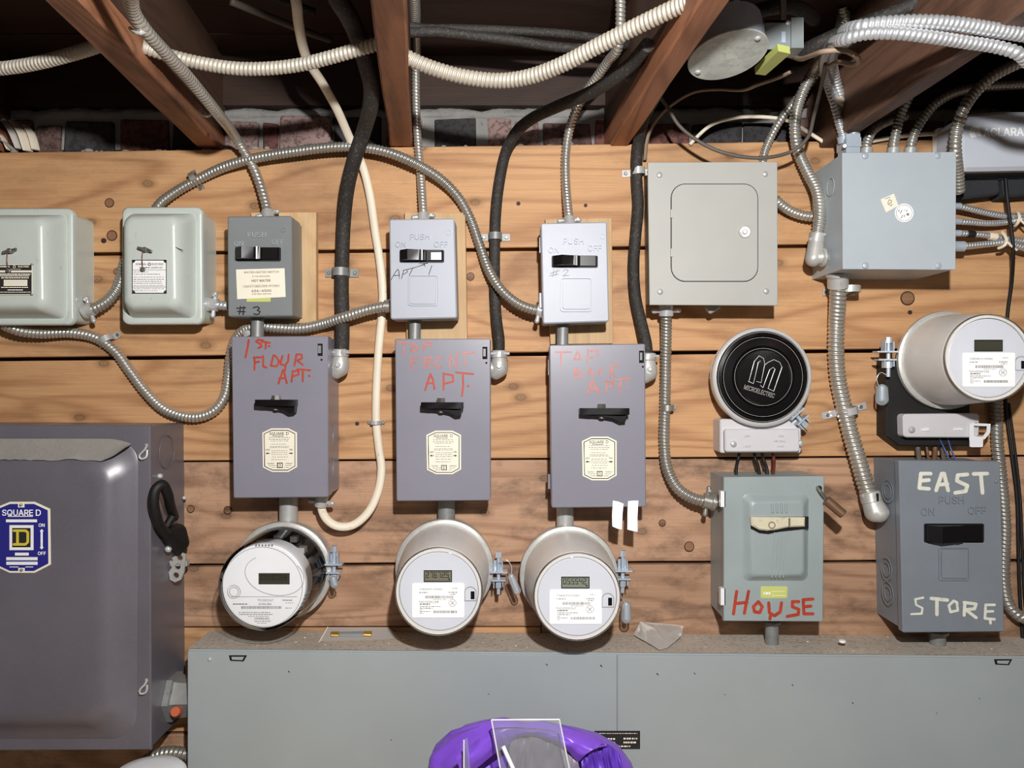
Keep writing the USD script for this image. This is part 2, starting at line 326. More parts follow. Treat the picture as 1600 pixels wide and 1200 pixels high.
M_ringw = plain('bright_ring', (226, 226, 224), 0.25, 0.3)
M_brass = plain('brass', (206, 172, 96), 0.3, 0.85)
M_meter = paint('meter_grey', (216, 214, 208), 0.4, 0.03)
M_meter_side = paint('meter_side_beige', (224, 221, 215), 0.35, 0.06, 0.3, (150, 142, 130), scale=12.0, thr=0.66)
M_meter_face = paint('meter_face_grey', (206, 209, 216), 0.4, 0.02)
M_meter_white = paint('meter_white', (240, 240, 242), 0.35, 0.02)
M_lcd = plain('lcd_screen', (116, 112, 96), 0.25)
M_lcd_green = plain('lcd_screen_green', (126, 132, 116), 0.25)
M_lcd_dark = plain('lcd_screen_dark', (62, 62, 50), 0.25)
M_lcd_ink = plain('lcd_digit', (34, 34, 28), 0.4)
M_clear = clear('clear_plastic', (0.99, 0.99, 0.99), 0.05, 1.3)
M_glass = clear('clear_glass', (0.97, 0.98, 0.98), 0.03, 1.16)
M_clear_dim = clear('clear_plastic_tinted', (0.90, 0.92, 0.94), 0.06, 1.5, 0.10)
M_bag = clear('crinkled_plastic', (0.95, 0.94, 0.92), 0.12, 1.5, 0.42, (250, 246, 240))
M_seal = clear('seal_plastic', (0.96, 0.98, 0.99), 0.08, 1.3, 0.25, (226, 236, 240))
M_purple_bag = paint('purple_film', (126, 78, 206), 0.34, 0.15, scale=12.0, coat=0.2)
M_clear_edge = clear('clear_edge', (0.8, 0.8, 0.8), 0.1, 1.6, 0.75, (245, 245, 248))
M_white_pl = plain('white_plastic', (236, 238, 240), 0.35)
M_orange = plain('orange_plug', (196, 98, 60), 0.6)
M_liner = paint('grey_lilac_film', (134, 126, 140), 0.35, 0.1)
M_purple_dark = paint('deep_purple_film', (96, 58, 176), 0.4, 0.12)
M_foam = paint('black_foam', (46, 48, 52), 0.9, 0.25, 0.4, (74, 78, 82), bump=1.0, fine=200.0)
M_bone = paint('aged_ivory', (214, 208, 180), 0.4, 0.1, 0.5, (150, 138, 108), scale=30.0)
M_wing = plain('old_wire', (120, 92, 70), 0.5, 0.4)

# ============================================================ the room
ZT = Z0 + 0.634                            # underside of the floor boards above
fl = Thing('floor', 'grey concrete basement floor', kind='structure'); fl.part('slab', boxm((-2.3, -3.5, -0.1), (2.3, 0.14, 0)), M_concrete)
for nm, a, b in (('wall_left', (-2.4, -3.5, 0), (-2.3, 0.2, ZT)), ('wall_right', (2.3, -3.5, 0), (2.4, 0.2, ZT)), ('wall_front', (-2.4, -3.6, 0), (2.4, -3.5, ZT))):
    Thing(nm, 'plain concrete basement wall', kind='structure').part('wall_face', boxm(a, b), M_concrete)

wb = Thing('wall_back', 'plank covered basement wall with a course of old bricks above the boards', kind='structure')
wb.part('backing', [boxm((-2.3, 0.075, 0), (2.3, 0.14, ZT)), boxm((-2.3, 0.043, 0), (2.3, 0.08, Z0 + 0.44))], M_backing)
gaps = [(238.5, -.0138, 0, 0), (398.5, -.0112, 2.6, 2.6), (561.3, -.0098, 3.0, 3.0), (723, -.0067, 1.4, 1.6), (885.3, -.0055, 2.2, 2.6), (980.5, -.001, 1.0, 1.2), (1146, -.001, 2, 2), (1308, 0, 2, 2), (1470, 0, 2, 2), (1640, 0, 2, 2)]
gy = lambda k, px: gaps[k][0] + gaps[k][1] * px
X0, X1 = -560.0, 2190.0
def plank(k, xa, xb, mat, y=0.0, k2=None):
    k2 = k + 1 if k2 is None else k2
    p = [(xa, gy(k, xa) + gaps[k][3]), (xb, gy(k, xb) + gaps[k][3]), (xb, gy(k2, xb) - gaps[k2][2]), (xa, gy(k2, xa) - gaps[k2][2])]
    wb.part('plank', slab(XZ(p, 0), y, 0.043, 0.0015), mat)
plank(0, X0, X1, M_plank, -0.001); plank(1, X0, X1, M_plank, 0.0); plank(2, X0, X1, M_plank, -0.0015)
plank(3, X0, X1, M_plank_low, 0.0015)
plank(4, X0, 845, M_plank_low, -0.0005); plank(4, 846.2, X1, M_plank_low, 0.0, k2=6)
plank(5, X0, 845, M_plank, 0.0005)
for k in (6, 7, 8): plank(k, X0, X1, M_plank_low, 0.0)
for px, py, r in ((356, 797, 7), (298, 795, 6.5), (1077, 854, 8.5), (1035, 817, 6), (162, 376, 5), (183, 424, 6), (558, 662, 4), (1422, 488, 4), (915, 321, 3.5), (810, 318, 4), (735, 432, 7), (171, 317, 8), (175, 368, 9), (1418, 466, 12)):
    y0 = -0.0016; c = W(px, py, y0); s = S(0)
    kp = wb.part('wood_knot', cyl((c[0], y0 + .004, c[2]), (c[0], y0 - 0.0006, c[2]), r * s * .8, 14), M_knot if r > 5 else M_dark)
    if r > 5: wb.part('knot_ring', pflat(Point(px, py).buffer(r * .92).difference(Point(px, py).buffer(r * .74)), y0 - .0001, .0004), M_dark, kp)
# bricks, sitting behind the top plank; coordinates are (left, right, top, colour)
br = [(-240, -165, 184, 1), (-160, -90, 186, 0), (-84, -18, 184, 3), (-12, 52, 190, 1), (57, 96, 196, 3), (101, 178, 190, 2), (184, 262, 186, 1), (268, 343, 188, 2), (349, 404, 188, 0), (409, 433, 190, 1), (437, 517, 180, 0), (522, 598, 182, 2), (603, 657, 186, 0), (675, 746, 182, 2),
      (762, 802, 184, 0), (807, 842, 190, 0), (847, 925, 190, 3), (931, 1003, 186, 1), (1008, 1080, 196, 1), (1085, 1160, 192, 2), (1165, 1240, 190, 2), (1245, 1320, 186, 3), (1325, 1400, 186, 2), (1405, 1480, 186, 3), (1485, 1562, 186, 2), (1567, 1645, 186, 1), (1650, 1728, 186, 0), (1733, 1810, 186, 3)]
for xa, xb, yt, c in br:
    yf = 0.050 + rng.uniform(-.005, .005)
    j = lambda: rng.uniform(-3.5, 3.5)
    wb.part('brick', slab(XZ([(xa + j(), yt + j()), (xb + j(), yt + j()), (xb + j(), 238), (xa + j(), 238)], 0.05), yf, 0.078, 0.0035, 0.004, 2), M_brick[c])
def lumpy(px0, px1, pz0, pz1, yf, yb, amp, seed, nx=240, nz=5):
    xs = np.linspace(px0, px1, nx); v = []; f = []
    for j in range(nz):
        for i, x in enumerate(xs):
            t = j / (nz - 1); e = meshkit.noise(np.array([x * .06, j * .9, seed]), seed) - .5; e2 = meshkit.noise(np.array([x * .02, 3.1, seed]), seed + 3)
            p = W(x, pz0 + (pz1 - pz0) * t + (e * amp * (1.2 if j == 0 else .5)), 0.05); v.append([p[0], yf + (0 if 0 < j < nz - 1 else (yb - yf) * .6) + e * .006 + e2 * .004, p[2]])
    for j in range(nz - 1):
        for i in range(nx - 1):
            a = j * nx + i; f += [[a, a + nx, a + 1], [a + 1, a + nx, a + nx + 1]]
    return trimesh.Trimesh(v, f, process=False)
wb.part('mortar_bed', lumpy(-560, 2190, 165, 188, 0.052, 0.075, 9, 2), M_mortar, smooth=True, kind='stuff')
wb.part('mortar_joint', boxm(W(-560, 182, 0.056), W(2190, 240, 0.08) + np.array([0, 0, 0])), M_mortar)
lumps = []
for i in range(150):
    px = rng.uniform(-100, 1700); p = W(px, gy(0, px) - 1.0, 0.0); y = rng.uniform(0.006, .04); r = rng.uniform(.002, .006)
    lumps.append(ball((p[0], y, p[2] + r * .35), r, 1, (rng.uniform(.8, 1.8), 1, rng.uniform(.5, .9))))
wb.part('mortar_crumbs', lumps, M_mortar, kind='stuff', smooth=False)
wb.part('rim_board', boxm((-2.3, 0.042, Z0 + .538), (2.3, 0.075, ZT)), M_dark)

ce = Thing('ceiling', 'open basement ceiling of dark floor boards on joists', kind='structure')
y = 0.075; k = 0
while y > -3.5:
    w = 0.125 + 0.02 * ((k * 37) % 5) / 5; y2 = max(y - w, -3.5)
    ce.part('floor_board', boxm((-2.3, y2 + .002, ZT + .001 * (k % 3)), (2.3, y - .001, ZT + .022)), M_dark); y = y2; k += 1
ZJ = Z0 + 0.446
for i, (xc, w, sk, two_tone) in enumerate(((-1.80, .04, -.1, 1), (-1.40, .04, -.1, 1), (-0.99, .04, -.1, 1), (-.574, .042, -.093, 1), (-.208, .041, -.116, 1), (.200, .036, -.067, 1), (.592, .032, -.055, 0), (.99, .04, -.06, 1), (1.40, .04, -.06, 1), (1.82, .04, -.06, 1))):
    def beam(za, zb, ww, c, wob=0.0):
        secs = []; ys = np.linspace(0.06, -3.45, 60)
        for yy in ys:
            x = xc + sk * yy; e = wob * (meshkit.noise(np.array([yy * 9, i * 7.3, 1.1])) - .5); e2 = wob * (meshkit.noise(np.array([yy * 7, i * 3.3, 5.1])) - .5)
            q = np.array([(x - ww / 2 + e, za + c), (x - ww / 2 + c + e, za), (x + ww / 2 - c + e2, za), (x + ww / 2 + e2, za + c), (x + ww / 2, zb), (x - ww / 2, zb)])
            secs.append(np.column_stack([q[:, 0], np.full(6, yy), q[:, 1]]))
        return loft(secs)
    if two_tone:
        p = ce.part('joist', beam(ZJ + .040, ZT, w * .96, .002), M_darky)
        ce.part('furring_strip', beam(ZJ, ZJ + .040, w, .003, .004), M_joist)  # lowest part of the joist, in a lighter wood tone than above
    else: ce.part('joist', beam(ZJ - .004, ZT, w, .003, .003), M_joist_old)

# ============================================================ boards behind the small switches
def backing_board(px, label, y1=-0.018):
    solid('backing_board', slab_px(px, y1, -0.0016, 0.001), M_board, label, 'board', 'boards behind the switches')
backing_board([(392, 332), (494, 331), (494, 505), (392, 505)], 'pale upright board behind the dark grey switch numbered 3')
backing_board([(632, 331), (727, 332), (730, 531), (635, 530)], 'pale upright board behind the light blue switch marked apartment 1')
backing_board([(852, 342), (956, 340), (958, 537), (860, 538)], 'pale upright board behind the light blue switch numbered 2')

# ============================================================ small things used often
def screw(px, py, y, r=4.5, slot=0.7):
    c = W(px, py, y); s = S(y); R = r * s
    m = lathe((c[0], y + .001, c[2]), (c[0], y - 1, c[2]), [(R, 0), (R, .0018), (R * .8, .0034), (R * .35, .0042)], 14)
    return m
def ring2(px, py, ro, ri, y, t, n=24):     # a flat ring facing the camera
    return pflat(Point(px, py).buffer(ro, quad_segs=n // 4).difference(Point(px, py).buffer(ri, quad_segs=n // 4)), y, t)
def side_ring(x0, y, z, r, w=.0012, t=.0008, sgn=1):    # a ring on a side that faces along x
    g = Point(0, 0).buffer(r).difference(Point(0, 0).buffer(r - w)); m = trimesh.creation.extrude_polygon(g, t, engine='earcut'); v = m.vertices
    m.vertices = np.column_stack([x0 + sgn * v[:, 2], y + v[:, 0], z + v[:, 1]]); return fixed(m)
def on_side(px, py, x0): s = x0 / (px - 800); return np.array([x0, s * F + CY, Z0 + (600 - py) * s])
def frame_px(pts, w, y, t=.0008):          # outline of a polygon, w pixels wide
    g = Polygon(pts); return pflat(g.difference(g.buffer(-w, join_style=2)), y, t)
def rr_px(x0, y0, x1, y1, r): return sbox(x0 + r, y0 + r, x1 - r, y1 - r).buffer(r, quad_segs=5)
def expand(pts, d):
    c = np.mean(pts, 0); return [tuple(np.array(p) + np.sign(np.array(p) - c) * d) for p in pts]

# ============================================================ pale green pressed-steel cabinets, left
def green_cabinet(label, rim, body_r, dark_plate):
    x0, y0, x1, y1 = rim; yr = -.072
    t = Thing('relay_cabinet', label, 'electrical box', 'pale green electrical cabinets', W((x0 + x1) / 2, y1, 0))
    R = np.array(XZ(rect(x0, y0, x1, y1), yr))
    xr = XZ([(body_r, 0)], 0.0)[0][0]; xl = R[:, 0].min() + .005; zt_, zb_ = R[:, 1].max() - .006, R[:, 1].min() + .006
    t.part('body', slab([(xl, zb_), (xr, zb_), (xr, zt_), (xl, zt_)], -.064, 0.0, .001, .012), M_ge)
    secs = []
    for ins, yy, r in ((.0, -.060, .012), (.0, -.069, .012), (.0025, -.0715, .011), (.008, -.072, .010), (.0102, -.0700, .009), (.0118, -.0705, .012), (.0150, -.083, .016), (.0185, -.097, .018), (.022, -.107, .018), (.026, -.1135, .016), (.031, -.1170, .013), (.037, -.1180, .010)):
        secs.append(lay(rounded(inset(R, ins), r, 6), yy))
    t.part('cover', loft(secs), M_ge, smooth=50)
    return t
YP = -.1182
g1 = green_cabinet('wide pale green steel cabinet with a black nameplate, cut off by the left edge', (-82, 325, 114, 508), 147, True)
np1 = g1.part('nameplate', pflat(PR(-14, 413, 51, 461), YP, .0012), M_ink, label='black nameplate with white print')
y1 = YP - .0012
g1.part('nameplate_print', [frame_px(rect(-14, 413, 51, 461), 1.2, y1), text('GENERAL', 8, 416.6, 2.6, y1, True), text('ELECTRIC', 37, 416.6, 2.6, y1, True), ring2(22.5, 416.8, 2.2, 1.4, y1, .0004),
        dashes(14, 33, 420.3, .6, y1, 3, 3), pflat(PR(-13, 422.5, 50, 425.8), y1)] + [dashes(a, b, yy, h, y1, i, 1.2) for i, (a, b, yy, h) in enumerate(((-8, 48, 428.5, 2), (-8, 46, 431.3, 1.6), (2, 45, 434.2, 1.8), (2, 44, 449, 1.6), (12, 36, 453, 1.8), (-8, 48, 456.5, 1.2)))] + [pflat(PR(6, 437, 43, 447), y1)], M_cream, np1, smooth=False)
def wing_seal(t, px, py, yp, flip=1):
    c = W(px, py, yp)
    t.part('wing_nut', [cyl((c[0], yp, c[2]), (c[0], yp - .012, c[2]), .004, 12, .001), hull_of([((c[0] - .002, yp - .007, c[2]), .003), ((c[0] - .011, yp - .009, c[2] + .003 * flip), .002)]), hull_of([((c[0] + .002, yp - .007, c[2]), .003), ((c[0] + .011, yp - .009, c[2] - .003 * flip), .002)])], M_steel_d)
    w0 = c + np.array([-.004, -.008, -.002]); w1 = W(px - 7, py + 30, yp - .004)
    t.part('seal_wire', tube([w0, (w0 + w1) / 2 + np.array([.001, -.004, 0]), w1], .0007, 6), M_wing)
    t.part('lead_seal', cyl(w1 + np.array([0, .003, 0]), w1 + np.array([.0, -.003, 0]), .004, 12, .001), M_steel_d)
wing_seal(g1, 20, 393, YP, -1)
for a, b in ((-13, 414), (50, 414), (-13, 460), (50, 460)): g1.part('rivet', screw(a, b, YP, 2.0), M_steel_d)
g2 = green_cabinet('narrow pale green steel cabinet with a white nameplate, beside the dark grey switch', (190, 323, 316, 507), 338, False)
np2 = g2.part('nameplate', pflat(PR(206.5, 406, 260.5, 458.5), YP, .0012), M_label, label='white nameplate with black corners')
g2.part('nameplate_print', [frame_px(rect(206.5, 406, 260.5, 458.5), .9, y1)] + [pflat(Point(a, b).buffer(4.4).intersection(PR(206.5, 406, 260.5, 458.5)), y1) for a in (207, 260) for b in (406.5, 458)] + [text('GENERAL', 220.5, 412.8, 2.8, y1), text('ELECTRIC', 246.5, 412.8, 2.8, y1), ring2(233.5, 412.8, 2.4, 1.5, y1, .0004), text('EQUIPMENT CONTROLLER', 236, 418.2, 2.0, y1), pflat(PR(207, 421.7, 260, 422.2), y1), pflat(PR(207, 448, 260, 448.5), y1)], M_ink, np2, smooth=False)
g2.part('nameplate_print', [dashes(209, b, yy, .9, y1, i + 20) for i, (b, yy) in enumerate(((232, 425), (250, 428.5), (257, 433), (256, 436.5), (252, 439.5), (254, 442.5), (256, 446), (256, 451), (246, 454)))], M_inkg, np2, smooth=False)
wing_seal(g2, 230, 391, YP, 1)
g2.part('scratch', pflat(unary_union([LineString([(274, 386), (280, 389), (286, 391)]).buffer(.5), LineString([(256, 464), (256, 470)]).buffer(.9)]), YP + .0035, .0006), M_ink)

# ============================================================ small safety switches
def rocker(t, x0, y0, x1, y1, yf, tag=None, pin=True):
    w = x1 - x0; h = y1 - y0; s = S(yf)
    t.part('handle_slot', pflat(rr_px(x0 - 1, y0 - .5, x1 + 1, y1 + 1.5, 2.5), yf, .0012), M_blackm)
    prof = [(0, 0), (0, .010), (.19, .021), (.44, .015), (.50, .016), (.54, .013), (.60, .012), (.62, .007), (.97, .0065), (1, .004), (1, 0)]
    a = W(x0 + 1, y0, yf)[0]; b = W(x1 - 1, y0, yf)[0]; zt = W(x0, y0 + 1, yf)[2]; zb = W(x0, y1 - 1, yf)[2]
    g = Polygon([(a + (b - a) * u, d) for u, d in prof])
    m = trimesh.creation.extrude_polygon(g, zt - zb, engine='earcut'); v = m.vertices
    m.vertices = np.column_stack([v[:, 0], yf - v[:, 1], zb + v[:, 2]])
    hd = t.part('handle', fixed(m), M_black)
    ex = a + (b - a) * .52
    if pin: t.part('handle_pin', cyl((ex, yf - .0145, zb - .0005), (ex, yf - .0145, zt + .0005), .0022, 10), M_steel, hd)
    if tag: t.part('handle_tag', pflat(PR(*tag), yf - .0068, .0008), M_zinc_blue, hd)
def small_switch(name_label, front, mat, handle, words, y0=-.018, tag=None):
    yf = -.095; t = Thing('safety_switch', name_label, 'switch', 'small switches on the wall', W(np.mean([p[0] for p in front]), max(p[1] for p in front), y0))
    Xf = XZ(front, yf)
    t.part('enclosure', slab(inset(Xf, .003), yf + .02, y0, .001), mat)
    t.part('cover', slab(Xf, yf, yf + .055, .0022, .004, 3), mat)
    rocker(t, *handle, yf, tag)
    (ax, ay, ah), (bx, by, bh), (cx, cy, ch) = words
    for wd, q in (('PUSH', (ax, ay, ah)), ('ON', (bx, by, bh)), ('OFF', (cx, cy, ch))): t.part('embossed_word', text(wd, *q, yf, t=.0026), M_letter if mat is M_dgrey else mat, label='raised word ' + wd)
    return t, yf
s3, yf = small_switch('dark grey switch numbered 3 with a cream water heater sticker', [(355, 338), (455.5, 337), (456.5, 494), (356, 495)], M_dgrey, (370, 387, 438, 407), ((402, 367, 8), (373.5, 381, 7.5), (434.5, 379, 7.5)))
stk = s3.part('sticker', slab_px([(368.7, 421), (444.5, 419), (446.3, 464), (370.5, 467.5)], yf - .0006, yf, .0001), M_cream, label='cream paper water heater sticker')
ys = yf - .0006
s3.part('sticker_print', [text('WATER HEATER SWITCH', 408.5, 425.2, 3.3, ys, ang=1), text('IF YOU NEED MORE', 408, 431.8, 2.1, ys, ang=1), text('HOT WATER', 408, 438.5, 3.6, ys, True, ang=1), text('Call ETOBICOKE HYDRO', 408.5, 447, 3.5, ys, ang=1), text('626-4500', 408.5, 454.3, 3.4, ys, True, ang=1, wide=1.3), text('FOR FREE SERVICE', 409, 459.3, 2.0, ys, ang=1, wide=1.2)], M_inkb, stk, smooth=False)
s3.part('green_label', pflat(PR(385.5, 465, 423, 471.5), yf, .0005), M_green_l)
c4 = crop(340, 320, 6)
s3.part('marker_lettering', strokes([c4((180, 970), (262, 965)), c4((188, 1000), (258, 1003)), c4((215, 955), (205, 1025)), c4((245, 955), (240, 1030)), c4((335, 965), (375, 955), (392, 970), (372, 990), (398, 1000), (390, 1022), (365, 1030), (340, 1022))], 1.9, yf), M_ink, label='handwritten black # 3')
s3.part('latch_loop', ring2(443, 359, 4, 2.6, yf, .0016), M_dgrey)
s1, yf = small_switch('light blue-grey switch with APT 1 handwritten under its handle', [(608, 342.5), (710, 341), (714, 497), (610, 499)], M_lblue, (625.5, 391, 693, 409), ((656, 370, 8.5), (626, 382, 8.5), (689, 382, 8.5)), tag=(673.5, 394.5, 690, 406))
c5 = crop(590, 330, 6)
s1.part('marker_lettering', strokes([c5((125, 645), (165, 575), (190, 545), (200, 560), (205, 632)), c5((150, 605), (208, 600)), c5((245, 555), (225, 632)), c5((240, 555), (275, 548), (280, 570), (240, 595)), c5((265, 550), (345, 530)), c5((330, 535), (295, 605)), c5((345, 530), (440, 500)), c5((390, 492), (470, 490)), c5((405, 512), (465, 485)), c5((432, 475), (445, 520)), c5((510, 510), (500, 535), (476, 608))], .9, yf), M_ink, label='handwritten black APT # 1')
s1.part('embossed_square', [frame_px(list(rr_px(637.5, 430, 685, 478, 5).exterior.coords)[:-1], 1.4, yf, .0022), pflat(rr_px(641, 432.5, 681, 475, 3), yf, .0022)], M_lblue)
s1.part('embossed_ring', ring2(701, 363, 4.5, 3.0, yf, .0012), M_lblue)
s2, yf = small_switch('light blue-grey switch numbered 2 in pencil, right of the middle', [(845, 348.5), (948.5, 346.5), (952, 502.5), (848.5, 506)], M_lblue, (863, 400, 933, 417), ((896, 377, 9), (865, 391, 8.5), (929, 388, 8.5)))
c7 = crop(800, 300, 4)
s2.part('marker_lettering', strokes([c7((238, 510), (298, 490)), c7((235, 525), (290, 512)), c7((262, 485), (255, 530)), c7((282, 485), (272, 525)), c7((320, 495), (335, 482), (352, 490), (330, 518), (318, 525), (355, 522))], .8, yf), M_inkg, label='handwritten pencil # 2')
s2.part('embossed_square', [frame_px(list(rr_px(875, 434, 925, 487, 5).exterior.coords)[:-1], 1.6, yf, .0024), pflat(rr_px(879, 437, 922, 483, 4), yf, .0026)], M_lblue)
s2.part('embossed_ring', ring2(941.5, 369, 4.5, 3.0, yf, .0012), M_lblue)
for yy in (384, 470): s2.part('hinge', boxm(W(842.5, yy - 11, -.06), W(847, yy + 11, -.072)), M_lblue)

# ============================================================ purple-grey disconnects
def big_switch(label, front, hx, hy, lab, slot, mat=M_purple):
    yf = -.097; t = Thing('disconnect_switch', label, 'switch', 'purple-grey disconnect switches', W(np.mean([p[0] for p in front]), max(p[1] for p in front), 0))
    X = XZ(front, yf)
    t.part('enclosure', slab(inset(X, .0025), yf + .015, 0.0, .001), mat)
    t.part('cover', slab(X, yf, yf + .03, .0016, .003, 3), mat)
    x0, x1 = hx; s = S(yf); z = W(0, hy, yf)[2]; a, b = W(x0, 0, yf)[0], W(x1, 0, yf)[0]; w = b - a
    def ext(pts, zz0, zz1):
        m = trimesh.creation.extrude_polygon(Polygon(pts), zz1 - zz0, engine='earcut'); v = m.vertices
        m.vertices = np.column_stack([v[:, 0], yf - v[:, 1], zz0 + v[:, 2]]); return fixed(m)
    h = t.part('handle', ext([(a, .012), (a, .026), (a + .2 * w, .030), (a + .5 * w, .029), (a + .8 * w, .033), (b, .030), (b, .016), (a + .7 * w, .006), (a + .3 * w, .006)], z - .0055, z + .0055), M_black)
    t.part('handle_grip', flat(Polygon([(a + .12 * w, z - .005), (a + .95 * w, z - .005), (a + .94 * w, z - .017), (a + .82 * w, z - .018), (a + .68 * w, z - .012), (a + .45 * w, z - .0085), (a + .12 * w, z - .006)]), yf - .008, .016), M_black, h)
    xm = a + .46 * w
    t.part('handle_bolt', [hexnut((xm, yf - .014, z + .0055), (xm, yf - .014, z + .0125), .0075), cyl((xm, yf - .014, z - .013), (xm, yf - .014, z - .006), .005, 12, .001)], M_steel_d, h)
    t.part('handle_bushing', cyl((xm, yf + .001, z), (xm, yf - .012, z), .008, 16), M_black, h)
    ox, oy = lab; O = lambda x, yv: (x - 436.85 + ox, yv - 703.4 + oy)
    oc = [O(409.6, 676), O(424, 669.2), O(450.6, 669.2), O(464, 675.8), O(464.1, 730), O(450.6, 737.6), O(425, 737.6), O(410.6, 730.6)]
    yl = yf - .0008
    pl = t.part('rating_plate', slab_px(oc, yl, yf, .0003), M_cream, label='cream eight-sided rating plate')
    g = Polygon(oc); out = pflat(g.buffer(-2.6, join_style=2).difference(g.buffer(-3.6, join_style=2)), yl)
    P2 = lambda x0_, y0_, x1_, y1_: PR(*O(x0_, y0_), *O(x1_, y1_))
    arrow = lambda cx, cy, d: pflat(Polygon([O(cx - 3 * d, cy - .5), O(cx, cy - .5), O(cx, cy - 1.6), O(cx + 3.4 * d, cy), O(cx, cy + 1.6), O(cx, cy + .5), O(cx - 3 * d, cy + .5)]), yl)
    tx = lambda s_, x, yv, hh, **k: text(s_, *O(x, yv), hh, yl, **k)
    t.part('plate_print', [out, tx('SQUARE', 432.5, 677.5, 4.4, wide=.95), tx('D', 449, 677.3, 4.6), pflat(P2(425.5, 681, 443, 681.6), yl), arrow(418.5, 708.3, -1), arrow(454.5, 708.3, 1), tx('OFF', 418.5, 703, 2.6), tx('ON', 454.5, 702.6, 2.6), pflat(P2(433, 723, 441.8, 731).difference(P2(434, 724, 440.8, 730)), yl), tx('D', 437.4, 727, 4.2), tx('SQUARE D', 423.4, 724.3, 1.6), tx('COMPANY', 451.5, 724.3, 1.6)], M_ink, pl, smooth=False)
    t.part('plate_print', [dashes(O(x0_, 0)[0], O(x1_, 0)[0], O(0, yv)[1], .8, yl, i + int(ox)) for i, (x0_, x1_, yv) in enumerate(((420, 453, 683.5), (420, 453, 686.5), (423, 450, 689), (424, 447, 694), (422, 452, 697.5), (422, 452, 699.5), (424, 450, 704), (424, 450, 707), (424, 450, 710), (425, 450, 714), (424, 448, 718), (420, 432, 727.5), (446, 455, 727.5), (424, 432, 730.5), (444, 451, 730.5)))], M_inkg, pl, smooth=False)
    x_, y_ = slot
    t.part('latch_slot', pflat(PR(x_ - 4, y_ - 10, x_ + 3.5, y_ + 9), yf, .0006), M_void); t.part('latch', boxm(W(x_ - 3, y_ - 7, yf - .0006), W(x_ + 1, y_ + 5, yf - .004)), M_dgrey)
    t.part('rivet', screw(x_ + 2, y_ + 15, yf, 1.6), M_ink)
    return t, yf
d1, yf = big_switch('purple-grey disconnect switch painted in red for the first floor, leftmost', [(361.5, 526), (512.5, 525), (512.5, 777), (364.5, 778.5)], (406, 469.5), 629, (436.85, 703.4), (500.5, 547))
k8 = crop(350, 510, 8)
d1.part('red_lettering', strokes([k8((310, 170), (295, 260), (270, 385)), k8((490, 175), (430, 165), (400, 190), (460, 220), (470, 250), (430, 270)), k8((470, 190), (575, 205)), k8((525, 200), (520, 275)), k8((560, 245), (566, 250))], 3.2, yf) , M_red, label='hand painted red words 1ST. FLOUR APT.')
d1.part('red_lettering', strokes([k8((380, 385), (385, 460), (380, 540)), k8((370, 390), (470, 385)), k8((385, 450), (440, 440)), k8((490, 370), (490, 500), (535, 515)), k8((620, 360), (585, 490), (660, 500), (690, 430), (640, 365)), k8((730, 370), (705, 470), (760, 490), (800, 440), (810, 350)), k8((905, 355), (880, 490)), k8((905, 350), (970, 350), (975, 400), (915, 425), (985, 480)), k8((680, 715), (720, 600), (735, 545), (760, 600), (785, 710)), k8((690, 650), (770, 645)), k8((860, 560), (845, 690)), k8((855, 565), (930, 550), (935, 600), (860, 625)), k8((920, 535), (1075, 548)), k8((985, 545), (985, 685)), k8((1062, 618), (1072, 620)), k8((770, 500), (760, 560))], 3.0, yf), M_red)
x0 = W(512.5, 0, yf)[0]
for py in (678, 728): d1.part('knockout', [side_ring(x0 - .0025, on_side(519.5, py, x0)[1], W(0, py, -.05)[2], .019), side_ring(x0 - .0025, on_side(519.5, py, x0)[1], W(0, py, -.05)[2], .012)], M_purple)
k8b = crop(600, 510, 8)
d2, yf = big_switch('purple-grey disconnect switch painted in red for the top front apartment', [(617, 529.5), (766.5, 529), (766.5, 782), (619.5, 783)], (660.5, 725.5), 633, (693.2, 707), (758, 552))
d2.part('red_lettering', strokes([k8b((170, 205), (330, 205)), k8b((250, 210), (245, 345)), k8b((370, 215), (335, 290), (375, 320), (420, 270), (380, 215)), k8b((500, 200), (495, 310)), k8b((500, 200), (590, 190), (595, 230), (505, 255)), k8b((340, 400), (345, 540)), k8b((325, 400), (440, 385)), k8b((345, 460), (395, 450)), k8b((510, 395), (505, 520)), k8b((505, 395), (590, 385), (590, 440), (520, 465), (580, 525)), k8b((740, 390), (670, 400), (630, 470), (650, 515), (720, 505)), k8b((830, 360), (815, 520)), k8b((830, 365), (900, 510)), k8b((900, 510), (915, 340)), k8b((965, 330), (1130, 325)), k8b((1020, 330), (1005, 490))], 2.3, yf), M_red_thin, label='hand painted red words TOP FRONT APT')
d2.part('red_lettering', strokes([k8b((515, 795), (560, 650), (580, 595), (610, 660), (630, 780)), k8b((530, 715), (615, 705)), k8b((745, 590), (745, 790)), k8b((740, 590), (860, 610), (865, 690), (755, 715)), k8b((900, 575), (1115, 595)), k8b((985, 590), (990, 740), (975, 870)), k8b((1048, 740), (1056, 748))], 3.0, yf), M_red)
k8c = crop(840, 520, 8)
d3, yf = big_switch('purple-grey disconnect switch painted in red for the top back apartment, two white tags below', [(858.5, 539), (1008, 537), (1009.5, 792), (862, 793.5)], (904, 979.5), 642, (936.5, 716.5), (1002.5, 558))
